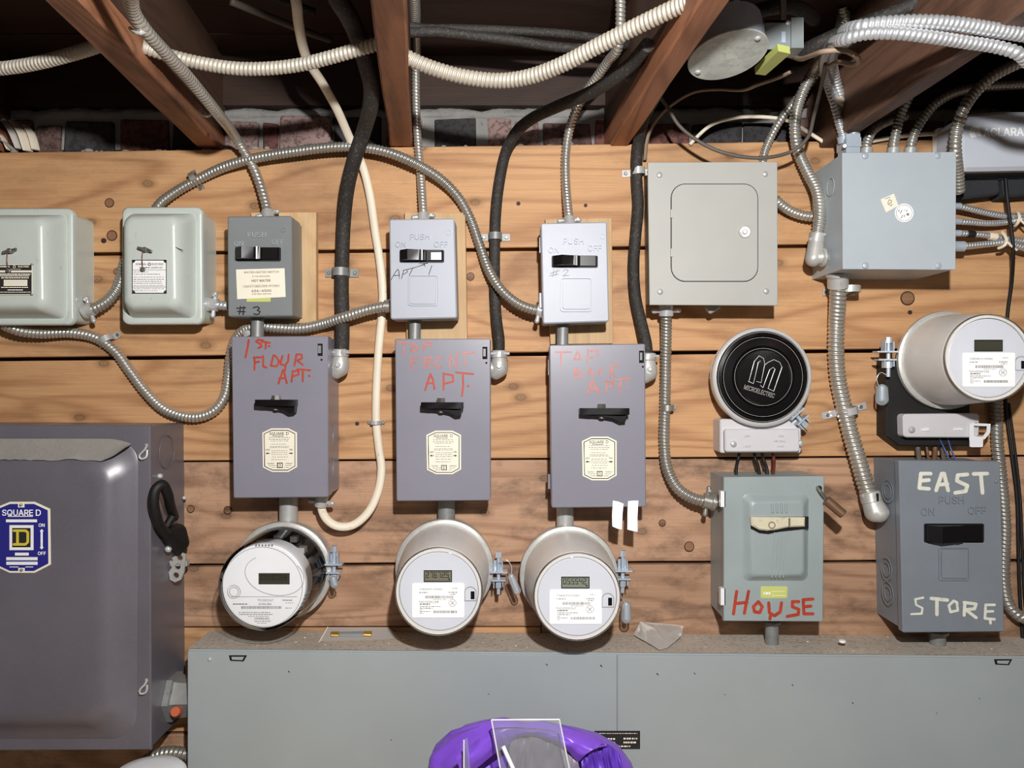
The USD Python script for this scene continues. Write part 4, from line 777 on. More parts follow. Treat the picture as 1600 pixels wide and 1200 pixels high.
hs.part('handle_pivot', [ring2(1206, 820.5, 5.5, 4.2, yr - .009, .0008), pflat(PR(1232, 809.5, 1234.5, 824), yr - .009, .0012)], M_inkb, hd)
gl = hs.part('approval_label', pflat(rr_px(1188.5, 916, 1230, 934.5, 2), yf, .0005), M_green_l, label='small yellow-green label')
hs.part('approval_print', [dashes(1193, 1204, 927, 4, yf - .0005, 1), dashes(1206, 1228, 930.5, .8, yf - .0005, 2), dashes(1206, 1226, 924, .8, yf - .0005, 4)], M_label, gl, smooth=False)
ch = crop(1110, 740, 5)
hs.part('red_lettering', strokes([ch((205, 920), (180, 1095)), ch((298, 920), (265, 1090)), ch((195, 1015), (285, 1005)), ch((375, 1000), (335, 1040), (345, 1080), (385, 1085), (405, 1040), (375, 1000)), ch((455, 1010), (460, 1085), (500, 1110), (545, 1080), (555, 1010)), ch((470, 1100), (465, 1135)), ch((690, 1000), (640, 1000), (640, 1040), (690, 1060), (685, 1100), (600, 1115)), ch((800, 980), (725, 985), (730, 1095), (800, 1095)), ch((730, 1040), (785, 1035))], 4.8, yf), M_red, label='hand painted red word HOUSE')
for py in (779, 931): hs.part('hinge', boxm(W(1126, py - 11.5, yf), W(1130.5, py + 11.5, yf + .012)), M_white_pl, label='white painted hinge')
lk = Thing('padlock', 'small brown grey cylinder padlock hanging at the top right of the HOUSE switch', 'padlock', None, W(1300, 805, -.11))
lk.part('body', cyl(W(1290.5, 781, -.104), W(1318, 804, -.112), .0085, 18, .001), M_wing); lk.part('shackle', tube([W(1277, 761, -.096), W(1279, 764, -.106), W(1285, 772, -.108), W(1292, 781, -.105)], .003, 10), M_steel_d)
hs.part('hasp_hole', pflat(Point(1280, 763).buffer(4.2), yf, .0005), M_void)
nipple('short pipe under the HOUSE switch into the trough', 1206, 970, 1006, .012, -.05, M_pipe)

# ============================================================ east store switch
es = Thing('store_switch', 'slate grey switch box lettered EAST STORE in white paint', 'switch', None, W(1485, 988, 0)); yf = -.104
XE = XZ([(1405, 719.5), (1563.5, 721), (1570, 987.5), (1411, 989)], yf)
es.part('enclosure', slab(inset(XE, .004), yf + .016, 0, .001), M_store)
es.part('cover', slab(XE, yf, yf + .016, .002, .003, 3), M_store)
rocker(es, 1444.5, 818.5, 1536, 846, yf, pin=False)
for wd, q in (('PUSH', (1486, 781, 11)), ('ON', (1449, 799.5, 11)), ('OFF', (1525.5, 797, 11))): es.part('embossed_word', text(wd, *q, yf, t=.0026), M_store, label='raised word ' + wd)
es.part('embossed_square', [frame_px(list(rr_px(1466, 855, 1514, 907, 4).exterior.coords)[:-1], 1.6, yf, .0024), pflat(rr_px(1470, 858.5, 1510, 903, 3), yf, .0024)], M_store)
ce1 = crop(1200, 600, 4); ce2 = crop(1200, 900, 4)
es.part('white_lettering', strokes([ce1((1015, 560), (955, 560), (945, 650), (1005, 655)), ce1((950, 605), (1005, 600)), ce1((1050, 665), (1085, 560), (1100, 560), (1125, 665)), ce1((1060, 630), (1120, 625)), ce1((1245, 565), (1185, 570), (1180, 605), (1245, 635), (1235, 670), (1170, 680)), ce1((1285, 562), (1370, 560)), ce1((1330, 565), (1340, 680))], 5.8, yf), M_whitep, label='hand painted white words EAST STORE')
for ltr, wd in (([((970, 135), (920, 145), (925, 180), (965, 200), (960, 235), (895, 238))], 3.2), ([((1160, 155), (1130, 185), (1140, 225), (1185, 215), (1180, 165), (1160, 155))], 4.0), ([((1020, 140), (1120, 150)), ((1055, 150), (1055, 240))], 5.4), ([((1230, 165), (1225, 245)), ((1225, 165), (1300, 175), (1290, 205), (1235, 210), (1300, 260))], 4.8), ([((1415, 180), (1360, 180), (1355, 265), (1415, 270)), ((1360, 222), (1405, 220)), ((1388, 270), (1390, 295))], 4.0)):
    es.part('white_lettering', strokes([ce2(*q) for q in ltr], wd, yf), M_whitep)
xs_ = XE[0][0]
for py, yy in ((770, -.055), (893, -.05), (930, -.055)): es.part('knockout', [side_ring(xs_ + .004, yy, W(0, py, -.07)[2], .021, .0014, .001, -1), side_ring(xs_ + .004, yy, W(0, py, -.07)[2], .013, .0012, .001, -1)], M_store)
for py in (788, 921): es.part('hinge', boxm(W(1403, py - 12, yf + .018) , W(1407, py + 12, yf + .008)), M_white_pl, label='white painted hinge')
es.part('rivet', screw(1556, 752, yf, 2.5), M_store)
nipple('short pipe under the EAST STORE switch into the trough', 1465, 986, 1006, .014, -.045, M_pipe)

# ============================================================ trough along the bottom
tr = Thing('wiring_trough', 'long grey steel wiring trough along the bottom of the wall', 'wiring trough', None, (0.4, -.05, Z0 - .80)); yf = -.104
def zt(px): return Z0 + (600 - (1014.5 + .0085 * (px - 293))) * S(yf)
xa, xb = W(293, 0, yf)[0], 1.75
def px_of(x): return 800 + x / S(yf)
tr.part('body', slab([(xa, zt(293)), (xb, zt(px_of(xb))), (xb, Z0 - .80), (xa, Z0 - .80)], yf + .004, -.0005, .001), M_trough)
xm = W(964.3, 0, yf)[0]
tr.part('front_cover', slab([(xa, zt(293) - .004), (xm - .0006, zt(964) - .004), (xm - .0006, Z0 - .795), (xa, Z0 - .795)], yf, yf + .004, .0009), M_trough)
tr.part('front_cover', slab([(xm + .0006, zt(964) - .004), (xb, zt(px_of(xb)) - .004), (xb, Z0 - .795), (xm + .0006, Z0 - .795)], yf - .0006, yf + .004, .0009), M_trough)
v = []; f = []; nx, ny = 300, 14
for j in range(ny):
    for i in range(nx):
        x = xa + (xb - xa) * i / (nx - 1); yy = -.0006 + (yf + .003) * j / (ny - 1)
        e = meshkit.fbm(np.array([x * 40, yy * 40, .5]), 3, 3)
        v.append([x, yy, zt(px_of(x)) + .0003 + .002 * max(0, e - .35) * (1 if 0 < j < ny - 1 else .2)])
for j in range(ny - 1):
    for i in range(nx - 1): a = j * nx + i; f += [[a, a + nx, a + 1], [a + 1, a + nx, a + nx + 1]]
tr.part('dust', trimesh.Trimesh(v, f, process=False), M_dust, smooth=True, kind='stuff', label='grey dust on the top of the trough')
chips = []
for i in range(150):
    x = rng.uniform(xa + .02, 1.1); yy = -rng.uniform(.004, .098); r = rng.uniform(.0005, .0016)
    m = trimesh.creation.icosphere(subdivisions=0, radius=r); m.vertices = m.vertices * np.array((rng.uniform(.6, 1.8), 1, .6)) + np.array((x, yy, zt(px_of(x)) + .0008)); chips.append(m)
tr.part('crumbs', chips[::4], M_cream, kind='stuff', smooth=False); tr.part('crumbs', chips[1::4] + chips[2::4] + chips[3::4], M_dust, kind='stuff', smooth=False)
for cx, cy in ((372, 1028), (1567, 1034)):
    tr.part('catch', [pflat(Polygon([(cx - 14, cy - 4), (cx + 14, cy - 4), (cx + 9, cy + 5), (cx - 12, cy + 4)]).difference(Polygon([(cx - 10, cy - 2.2), (cx + 10, cy - 2.2), (cx + 7, cy + 3), (cx - 9, cy + 2.4)])), yf - .0006, .001)], M_void, smooth=False)
    tr.part('catch', [pflat(Polygon([(cx - 10, cy - 2.2), (cx + 10, cy - 2.2), (cx + 7, cy + 3), (cx - 9, cy + 2.4)]), yf - .0006, .0014)], M_trough)
tr.part('screw', screw(327.5, 1030, yf, 3), M_steel)
pl = tr.part('nameplate', pflat(PR(929, 1142, 1000, 1170), yf - .0006, .001), M_ink, label='black nameplate with white print')
tr.part('nameplate_print', [dashes(a, b, yy, h, yf - .0016, 200 + i) for i, (a, b, yy, h) in enumerate(((934, 996, 1146, 1), (940, 961, 1154.5, 3), (974, 996, 1154, 2.6), (942, 961, 1160.5, 2.6), (974, 995, 1160, 2.6), (962, 985, 1166, 2.2)))], M_cream, pl, smooth=False)
sp = [((a, b), c) for a, b, c in ((1085, 1052, 3), (1027, 1053, 4), (1132, 1085, 2), (1238, 1070, 3), (1332, 1098, 3), (1463, 1114, 2), (451, 1049, 3), (763, 1084, 2), (939, 1040, 4), (854, 1038, 3), (611, 1156, 2), (1530, 1091, 2))]
tr.part('paint_chip', [pflat(Point(*p).buffer(c * .3, 2).union(LineString([p, (p[0] + c * .5, p[1] + c * .6)]).buffer(.4)), yf - .0006, .0002) for p, c in sp], M_ink, smooth=False)

# ============================================================ big purple-grey switch, left
bg = Thing('large_switch', 'large dusty purple-grey switch box with a blue nameplate, bottom left', 'switch', None, W(20, 1173, 0)); yf = -.142
XB = XZ([(-196, 663), (234.5, 664.5), (236, 1172.5), (-196, 1174)], yf)
bg.part('enclosure', slab(inset(XB, .003), yf + .006, 0, .0015), M_bigp)
bg.part('flange', slab(XB, yf, yf + .006, .002), M_bigp)
XP = XZ([(-178, 683), (217, 684), (214, 1155), (-178, 1155)], yf); secs = []
for ins, d, r in ((.0, -.0005, .045), (.002, .001, .045), (.006, .0025, .045), (.014, .006, .046), (.022, .0105, .046), (.030, .0165, .044), (.036, .021, .040), (.043, .0245, .036), (.052, .0265, .030), (.062, .027, .022)): secs.append(lay(rounded(inset(XP, ins), r, 8), yf - d))
pnl = bg.part('pressed_cover', loft(secs), M_bigp, smooth=60); yp = yf - .027
dv = []; df = []; prf = [(.004, .0032), (.010, .0055), (.018, .0098), (.026, .0150), (.033, .0202), (.038, .0232)]
xa_, xb_ = W(-150, 0, yf)[0], W(208, 0, yf)[0]; ztop = max(p[1] for p in XP); nxx = 90
for j, (i_, d_) in enumerate(prf):
    for i in range(nxx):
        u = i / (nxx - 1); x = xa_ + (xb_ - xa_) * u; e = meshkit.fbm(np.array([x * 30, j * .5, 2.2]), 3, 5) - .5
        edge = max(0, (u - .88) / .12); edge *= edge
        dv.append([x, yf - d_ - .0016 - (.0012 * e), ztop - i_ * (1 - .85 * edge) + .0016 + (j / 5.0) ** 2 * .012 * e - edge * .012])
for j in range(len(prf) - 1):
    for i in range(nxx - 1): q0 = j * nxx + i; df += [[q0, q0 + nxx, q0 + 1], [q0 + 1, q0 + nxx, q0 + nxx + 1]]
dm = trimesh.Trimesh(dv, df, process=False)
if dm.face_normals[:, 1].mean() > 0: dm.invert()
bg.part('dust', dm, M_dust2, pnl, smooth=True, kind='stuff', label='grey dust on the top ledge of the cover')
ob = [(15.2, 784), (53.7, 784), (78, 795.2), (79, 882.5), (54, 895.4), (15, 895.4), (-11.5, 883), (-11.5, 795)]
pt = bg.part('nameplate', slab_px(ob, yp - .0012, yp, .0004), M_cream, label='blue and cream eight-sided nameplate'); y1 = yp - .0012
g = Polygon(ob).buffer(-3.4, join_style=2)
bg.part('nameplate_field', [pflat(g.difference(PR(28, 780, 38.5, 793)).difference(PR(28.5, 887, 39, 897)), y1, .0003)], M_blue_e, pt, smooth=False); y2 = y1 - .0003
bg.part('nameplate_print', [text('SQUARE', 27.5, 801, 9, y2, True, wide=.98), text('D', 60, 801, 9.5, y2, True), pflat(PR(12.5, 806.2, 51.5, 807.4), y2), pflat(PR(9.5, 811.5, 58, 816), y2), pflat(PR(15, 820.5, 52.5, 859.5).difference(PR(19.3, 825, 48, 855)), y2), text('ON', 65.2, 820.5, 5, y2, True), text('OFF', 65.5, 864.5, 5, y2, True), pflat(Polygon([(65.3, 826.5), (68.2, 829.5), (67, 831), (67, 854), (68.2, 855.5), (65.3, 858.5), (62.4, 855.5), (63.6, 854), (63.6, 831), (62.4, 829.5)]), y2), pflat(PR(23.5, 863.5, 45, 868), y2), pflat(PR(10, 870.5, 58.8, 875.3), y2), pflat(PR(10, 877.6, 58.8, 882.5), y2), pflat(PR(15, 885.2, 29, 886.4), y2), pflat(PR(40, 885.2, 52, 886.4), y2)], M_label, pt, smooth=False)
bg.part('nameplate_square', pflat(PR(19.3, 825, 48, 855), y2, .0003), M_ink, pt)
bg.part('nameplate_letter', strokes([[(22, 829), (27.5, 829), (27.5, 850.5), (22, 850.5)], [(27.5, 829), (40, 829), (43.5, 832), (43.5, 847), (40, 850.5), (27.5, 850.5)]], 4.0, y2 - .0003), M_yellow, pt)
for a, b in ((33.3, 789), (34, 890.5)): bg.part('rivet', screw(a, b, y1, 2.2), M_steel_d)
for py in (707, 1074):
    c = W(222, py, yf)
    bg.part('cover_clip', [tube([W(230, py - 12, yf - .001), W(226, py - 4, yf - .005), W(218, py + 4, yf - .007), W(219, py + 10, yf - .007), W(228, py + 8, yf - .004), W(230, py - 4, yf - .001)], .002, 8), pflat(PR(227, py - 14, 231, py - 9), yf, .0006)], M_zinc)
xs = max(p[0] for p in XB) - .003
zz = lambda py, y: Z0 + (600 - py) * S(y)
bg.part('knockout', side_ring(xs, -.075, zz(706, -.075), .030, .0014, .001), M_bigp)
h = bg.part('handle', tube([W(272, 808, -.075), W(266, 790, -.11), W(262, 772, -.135), W(253, 757, -.152), W(243, 765, -.160), W(240, 785, -.160), W(244, 806, -.150), W(252, 826, -.125), W(262, 836, -.105)], .0085, 14), M_blackm, label='black iron handle', smooth=True)
bg.part('handle_hub', [hull_of([(W(262, 835, -.10), .012), (W(277, 832, -.07), .016), (W(283, 848, -.06), .014), (W(278, 862, -.065), .008)]), cyl(W(262, 820, -.105), W(270, 806, -.10), .007, 14)], M_blackm, h)
for q_, r_ in ((W(250, 744, -.105), .005), (W(288, 778, -.02), .004), (W(263, 858, -.09), .006)): bg.part('handle_bolt', ball(q_, r_), M_steel)
lv = Polygon([(266, 879), (272, 876), (270, 871), (278, 866), (286, 863), (292, 866), (289, 893), (284, 905), (275, 909), (267, 905), (265, 893), (270, 886)])
for a, b in ((282.5, 871), (279, 884.5), (276.5, 898)): lv = lv.difference(Point(a, b).buffer(4.6))
lvm = pflat(lv, -.062, .004)
bg.part('lock_plate', [lvm, boxm((xs - .002, -.062, zz(884, -.06)), (xs + .03, -.050, zz(876, -.06)))], M_zinc, label='zinc lock plate with three holes')
hb = Thing('conduit_hub', 'grey hexagonal pipe hub between the large switch and the trough', 'pipe fitting', None, (xs, -.06, zz(1092, -.06)))
hb.part('hub', lathe((xs, -.055, zz(1088, -.055)), (xs + .05, -.055, zz(1088, -.055)), [(.043, 0), (.043, .010), (.038, .012), (.036, .022), (.034, .05)], 6), M_pipe, smooth=20)
hb.part('plug', cyl((xs + .024, -.085, zz(1112, -.085)), (xs + .024, -.098, zz(1112, -.098)), .0085, 16, .001), M_orange, label='orange plug')

# ============================================================ flexible metal conduits
G_BX = 'flexible metal conduits'
def conduit(label, pts, r, mat=M_bx, pitch=.0064, sides=14, depth=.26, name='flexible_conduit', raw=False):
    P = pts if raw else [W(*p) for p in pts]
    solid(name, tube(P, r, sides, pitch=pitch, depth=depth), mat, label, 'conduit', G_BX, smooth=True)
def zc(px, py, z): p = on_z(px, py, z); return (px, py, p[1])
def wp(x, y, z): return (800 + x / S(y), 600 - z / S(y), y)      # a point given in metres, z from the camera's level
conduit('flexible conduit dropping into the top of the dark grey switch numbered 3', [(419, 337, -.045), (413, 310, -.035), (397, 264, -.03), (372, 221, -.05), zc(336, 172, .425), zc(300, 128, .43), zc(262, 86, .43), zc(226, 46, .43), zc(209, 20, .435), zc(204, -6, .435), zc(204, -40, .435), wp(-.43, -.72, .50), wp(-.42, -.85, .60), wp(-.42, -.90, .636)], .0088, M_bx, .0080)
conduit('long flexible conduit arching from behind the narrow green cabinet to the switch numbered 2', [(238, 335, -.045), (252, 316, -.035), (277, 298, -.022), (310, 280, -.018), (350, 261, -.025), (400, 247, -.035), (460, 237, -.042), (520, 230, -.045), (560, 230, -.045), (602, 237, -.045), (650, 256, -.042), (690, 281, -.03), (716, 308, -.02), (735, 342, -.014), (749, 382, -.014), (765, 425, -.03), (785, 455, -.045), (810, 475, -.05), (834, 484, -.055), (846, 485, -.055)], .0092, M_bx_grey)
conduit('flexible conduit looping from the wide green cabinet under it to the apartment 1 switch', [(6, 508, -.045), (30, 517, -.04), (62, 521, -.03), (110, 520, -.02), (150, 528, -.014), (180, 549, -.012), (202, 578, -.012), (226, 610, -.014), (255, 638, -.018), (285, 650, -.02), (312, 651, -.02), (336, 640, -.018), (351, 619, -.015), (357, 590, -.013), (360, 560, -.012), (367, 533, -.014), (382, 516, -.026), (402, 510, -.034), (430, 512, -.034), (470, 513, -.030), (505, 506, -.028), (540, 495, -.045), (575, 484, -.05), (600, 479, -.05), (614, 478, -.05)], .0098, M_bx)
conduit('short flexible conduit between the two pale green cabinets', [(134, 486, -.04), (150, 481, -.04), (168, 470, -.035), (182, 453, -.03), (190, 432, -.02), (196, 408, -.013)], .0105, M_bx_grey)
conduit('very short flexible conduit between the narrow green cabinet and the switch numbered 3', [(330, 476, -.045), (342, 477, -.045), (357, 478.5, -.045)], .0085, M_bx_bright)
conduit('flexible conduit running straight up from the apartment 1 switch, right of the middle beam', [(662, 342, -.045), (660, 310, -.035), (657, 268, -.018), (653, 222, -.012), (651, 190, -.008), (650, 150, -.004), (650, 112, -.01), (651, 74, -.05), (648, 30, -.15), (646, -6, -.22), (645, -30, -.26)], .0080, M_bx)
conduit('flexible conduit rising from the switch numbered 2 to the ceiling', [(890, 348, -.045), (887, 322, -.035), (884, 282, -.02), (884, 243, -.016), (888, 211, -.02), (898, 178, -.04), (912, 150, -.06), (930, 124, -.09), (950, 96, -.13), (966, 72, -.18), wp(.172, -.23, .634)], .0086, M_bx)
conduit('flexible conduit from the bottom of the grey panel down to the HOUSE switch', [(1041, 476, -.05), (1041, 520, -.03), (1040, 570, -.016), (1039, 637, -.014), (1038, 695, -.016), (1043, 733, -.025), (1060, 764, -.035), (1084, 779, -.045), (1108, 784, -.05), (1122, 785, -.05)], .0105, M_bx_grey)
conduit('thick flexible conduit from the junction box down to the EAST STORE switch', [(1310, 438, -.06), (1309, 470, -.045), (1307, 510, -.025), (1306, 550, -.020), (1309, 590, -.020), (1316, 625, -.020), (1329, 678, -.026), (1342, 722, -.034), (1354, 762, -.042), (1361, 782, -.046)], .0152, M_bx, .0078)
conduit('flexible conduit bending down to the elbow on the left side of the junction box', [(1276, 372, -.065), (1280, 345, -.065), (1280, 320, -.06), (1275, 295, -.05), (1261, 268, -.038), (1248, 238, -.035), (1242, 205, -.05), (1245, 172, -.05), (1256, 140, -.058), (1271, 112, -.075), (1286, 88, -.12), (1302, 66, -.15), wp(.556, -.14, .60), wp(.568, -.13, .634)], .0105, M_bx)
conduit('short flexible conduit from the right side of the grey panel toward the junction box', [(1212, 312, -.035), (1222, 321, -.03), (1238, 331, -.026), (1256, 337, -.026), (1276, 339, -.03), (1296, 340, -.035)], .0092, M_bx)
conduit('thin dark flexible conduit rising behind the grey panel beside the junction box', [(1191, 262, -.015), (1194, 240, -.015), (1203, 217, -.02), (1218, 190, -.022), (1238, 163, -.025), (1262, 134, -.035), (1284, 108, -.05), (1306, 84, -.08), (1326, 66, -.12), wp(.555, -.15, .634)], .0078, M_bx)
conduit('left one of the two conduits from the double connector, running to the upper right', [(1318, 214, -.085), (1311, 190, -.085), (1304, 164, -.086), (1295, 137, -.092), (1288, 112, -.115), (1288, 90, -.18), (1299, 71, -.29), zc(1320, 61, .442), zc(1352, 53, .44), zc(1400, 52, .435), zc(1450, 57, .43), zc(1510, 66, .425), zc(1556, 73, .42), zc(1590, 83, .41), zc(1618, 102, .40), wp(.78, -.52, .39), wp(1.1, -.5, .40), wp(2.28, -.45, .42)], .0082, M_bx_bright, .0066)
conduit('right one of the two conduits from the double connector, running to the upper right', [(1335, 212, -.085), (1326, 185, -.085), (1316, 158, -.086), (1307, 132, -.094), (1301, 106, -.12), (1301, 80, -.19), (1313, 58, -.31), zc(1338, 43, .455), zc(1375, 37, .452), zc(1430, 34, .448), zc(1490, 37, .445), zc(1550, 46, .44), zc(1605, 55, .435), zc(1650, 62, .43), wp(1.1, -.46, .425), wp(2.28, -.4, .425)], .0092, M_bx_bright, .0066)
conduit('short bent conduit on the junction box top, third from the left', [(1352, 242, -.06), (1354, 225, -.055), (1360, 209, -.05), (1372, 197, -.04), (1392, 188, -.02), (1415, 182, .0)], .0090, M_bx)
conduit('straight conduit on the junction box top, fourth from the left', [(1394, 241, -.06), (1397, 222, -.06), (1401, 203, -.065), (1406, 183, -.07), (1415, 162, -.08), (1428, 136, -.09), (1446, 104, -.10), wp(.735, -.11, .634)], .0088, M_bx)
conduit('conduit leaning right from the junction box top, fifth from the left', [(1421, 240, -.06), (1425, 220, -.06), (1432, 202, -.065), (1444, 183, -.07), (1461, 163, -.075), (1490, 146, -.08), (1530, 137, -.085), (1580, 133, -.09), (1640, 131, -.09), wp(1.4, -.09, .52), wp(2.28, -.09, .52)], .0085, M_bx)
conduit('conduit rising in front of the white box and bending to the upper right', [(1499, 300, -.075), (1497, 270, -.10), (1494, 243, -.125), (1493, 222, -.135), (1496, 198, -.14), (1505, 172, -.15), (1520, 149, -.15), (1545, 124, -.155), (1580, 104, -.16), (1630, 84, -.17), wp(1.02, -.19, .60), wp(1.04, -.2, .636)], .0098, M_bx, .0075)
conduit('thin bright conduit right of the junction box, topmost of four', [(1488, 321, -.04), (1506, 324, -.04), (1534, 331, -.035), (1566, 337, -.03), (1600, 338, -.025), (1660, 338, -.02), (1900, 342, -.02), (2200, 344, -.015)], .0058, M_bx_bright, .005, 10)
conduit('thin bright conduit right of the junction box, second of four from the top', [(1488, 346, -.04), (1510, 347, -.04), (1545, 349, -.035), (1575, 347, -.03), (1600, 342, -.038), (1660, 334, -.04), (1900, 338, -.02), (2200, 340, -.015)], .0058, M_bx_bright, .005, 10)
conduit('thin bright conduit with black tape right of the junction box, third of four', [(1488, 364, -.04), (1508, 365, -.04), (1535, 367, -.04), (1566, 372, -.035), (1600, 377, -.03), (1660, 380, -.03), (1900, 384, -.02), (2200, 386, -.015)], .0056, M_bx_bright, .005, 10)
conduit('thin bright conduit right of the junction box, lowest of four', [(1488, 385, -.05), (1512, 384, -.05), (1545, 381, -.048), (1572, 379, -.048), (1600, 387, -.045), (1660, 398, -.04), (1900, 402, -.02), (2200, 404, -.015)], .0058, M_bx_bright, .005, 10)
conduit('dull flexible conduit running down behind the round meter and the EAST STORE switch', [(1556, 590, -.02), (1557, 640, -.016), (1558, 690, -.016), (1562, 730, -.016), (1567, 780, -.016), (1570, 830, -.016), (1568, 880, -.016), (1569, 915, -.018), (1576, 945, -.024), (1592, 962, -.03), (1615, 968, -.03), (1660, 972, -.022), (1720, 966, -.016)], .0110, M_bx_grey, .0075)
conduit('cream dusty conduit sagging between the middle and right beams', [zc(625, 82, .478), zc(645, 94, .470), zc(680, 108, .458), zc(730, 121, .447), zc(785, 126, .44), zc(830, 119, .44), zc(880, 100, .447), zc(930, 74, .458), zc(985, 46, .468), zc(1030, 24, .474), zc(1068, 6, .478), zc(1092, -6, .479)], .0112, M_bx_cream, .0064)
conduit('cream dusty conduit sagging between the left and middle beams', [zc(222, 73, .476), zc(240, 79, .474), zc(262, 86, .472), zc(280, 91, .468), zc(320, 100, .462), zc(370, 107, .456), zc(420, 107, .455), zc(470, 101, .458), zc(515, 90, .463), zc(560, 77, .47), zc(600, 66, .478), zc(628, 60, .478)], .0098, M_bx_cream, .0064)
conduit('dusty conduit at the upper left corner, ending at the left beam', [zc(-60, 112, .455), zc(-20, 109, .457), zc(20, 105, .458), zc(60, 98, .46), zc(100, 88, .464), zc(140, 76, .47), zc(172, 64, .476)], .0098, M_bx_cream, .0064)
conduit('thin dark conduit in the gap behind the middle beam, upper edge', [(646, 112, .03), (648, 70, -.02), (652, 30, -.12), (650, -10, -.22)], .006, M_bx_grey, .006, 10)

# ============================================================ connectors on the boxes
connector('conduit_connector', 'zinc cable connector on the lower right of the wide green cabinet', W(131, 487, -.04), W(146, 482, -.04), .0115)
connector('conduit_connector', 'bright cable connector on the lower right of the narrow green cabinet', W(323, 475, -.045), W(341, 477, -.045), .0105, M_steel)
connector('conduit_connector', 'cable connector on the top of the dark grey switch numbered 3', W(420, 343, -.05), W(417, 330, -.045), .0095)
connector('conduit_connector', 'cable connector on the top of the apartment 1 switch', W(662, 347, -.05), W(661, 334, -.045), .0095)
connector('conduit_connector', 'cable connector on the top of the switch numbered 2', W(890, 353, -.05), W(889, 340, -.045), .0095)
connector('conduit_connector', 'cable connector on the lower left of the switch numbered 2', W(849, 486, -.055), W(839, 484, -.055), .0105, M_steel)
connector('conduit_connector', 'cable connector on the lower left of the apartment 1 switch', W(612, 478, -.05), W(601, 479, -.05), .0105, M_bx_grey, False)
connector('conduit_connector', 'bright cable connector under the grey panel', W(1041, 470, -.05), W(1041, 494, -.045), .0120, M_steel)
connector('conduit_connector', 'large pale cable connector under the junction box', W(1309, 424, -.065), W(1309.5, 450, -.055), .0165, M_cast, False)
connector('conduit_connector', 'dark cable connector on the left side of the HOUSE switch', W(1117, 785, -.05), W(1098, 782, -.048), .0125, M_bx_grey)
connector('conduit_connector', 'zinc cable connector under the leftmost purple switch on the cream cable', W(503, 772, -.05), W(501.5, 791, -.045), .0105)
for i, (yy, ys, lab) in enumerate(((322, -.04, 'topmost'), (346, -.04, 'second'), (364.5, -.04, 'third'), (385, -.05, 'lowest'))):
    connector('conduit_connector', 'small bluish cable connector right of the junction box, %s of four' % lab, W(1484, yy, ys), W(1501 if i < 3 else 1507, yy, ys), .0054 if i < 3 else .0085, M_zinc_blue, False)
for lab, px, yy in (('third cable from the left', 1353, -.06), ('fourth cable from the left', 1395, -.06), ('fifth cable from the left', 1421.5, -.06)):
    connector('conduit_connector', 'cable connector on the junction box top, %s' % lab, W(px, 258, yy), W(px + 1, 231, yy), .0098, M_zinc, False)
connector('conduit_connector', 'small bright fitting beside the short pipe above the leftmost purple switch', W(391, 527, -.03), W(385, 513, -.026), .009, M_steel, False)

# ============================================================ black loom cables, cream cable and wires
def cable(label, pts, r, mat=M_loom, name='black_cable', category='cable', sides=14, oval=1.0, group='black cables'):
    solid(name, tube([W(*p) for p in pts], r, sides, oval=oval), mat, label, category, group, smooth=True)
cable('thick black cable hanging left of the middle beam to the leftmost purple switch', [wp(-.235, -.62, .634), wp(-.23, -.56, .58), zc(518, -30, .515), zc(526, -6, .505), zc(545, 26, .50), zc(560, 60, .495), (572, 100, -.29), (580, 135, -.235), (579, 165, -.19), (568, 206, -.12), (553, 250, -.09), (542, 300, -.05), (537, 350, -.02), (535, 400, -.016), (534, 450, -.018), (535, 490, -.022), (535, 525, -.035), (534, 552, -.042)], .0130)
cable('black cable coming from the right beam down to the middle purple switch', [zc(1012, 70, .476), zc(988, 98, .472), (962, 120, -.28), (922, 145, -.22), (872, 166, -.14), (832, 185, -.09), (808, 205, -.06), (791, 236, -.03), (781, 280, -.016), (775, 330, -.014), (773, 400, -.014), (773, 450, -.014), (776, 500, -.02), (780, 530, -.035), (780, 552, -.042)], .0102)
cable('black cable beside the grey panel down to the right purple switch', [zc(1040, 120, .47), (1024, 150, -.16), (1008, 180, -.09), (999, 215, -.04), (995, 250, -.02), (995, 285, -.014), (997, 320, -.014), (993, 370, -.014), (990, 415, -.014), (993, 465, -.02), (1002, 505, -.03), (1010, 540, -.042), (1011, 556, -.042)], .0108)
cable('cream cable hanging from the ceiling and looping up into the leftmost purple switch', [wp(-.285, -.46, .634), zc(458, -20, .565), zc(463, 4, .545), (467, 40, -.29), (479, 90, -.23), (505, 132, -.17), (527, 172, -.11), (546, 215, -.055), (566, 258, -.022), (577, 300, -.012), (586, 360, -.010), (595, 420, -.010), (598, 462, -.012), (596, 500, -.012), (593, 530, -.010), (590, 570, -.010), (588, 620, -.010), (588, 660, -.010), (592, 700, -.011), (596, 733, -.014), (590, 770, -.02), (574, 802, -.028), (550, 821, -.035), (527, 822, -.04), (511, 812, -.043), (503, 797, -.045), (502, 785, -.046)], .0078, M_white_cable, 'cream_cable', oval=.75, group=None)
cable('brown flat wire looping from under the ceiling box to beside the grey panel', [zc(1236, 112, .49), zc(1215, 122, .49), (1185, 132, -.2), (1160, 141, -.16), (1120, 140, -.13), (1085, 144, -.11), (1055, 160, -.085), (1030, 182, -.06), (1015, 206, -.035), (1010, 226, -.025), (1008, 250, -.014)], .0042, M_wire_brown, 'flat_wire', 'wire', 8, .6, None)
cable('thin dark wire drooping across the top of the grey panel', [(1010, 130, -.12), (1040, 163, -.10), (1060, 195, -.10), (1086, 217, -.10), (1120, 235, -.10), (1160, 245, -.10), (1200, 246, -.10), (1240, 235, -.095), (1262, 215, -.11), (1272, 180, -.14), (1282, 140, -.2), (1290, 100, -.27)], .0032, M_wire_grey, 'thin_wire', 'wire', 8, 1, None)
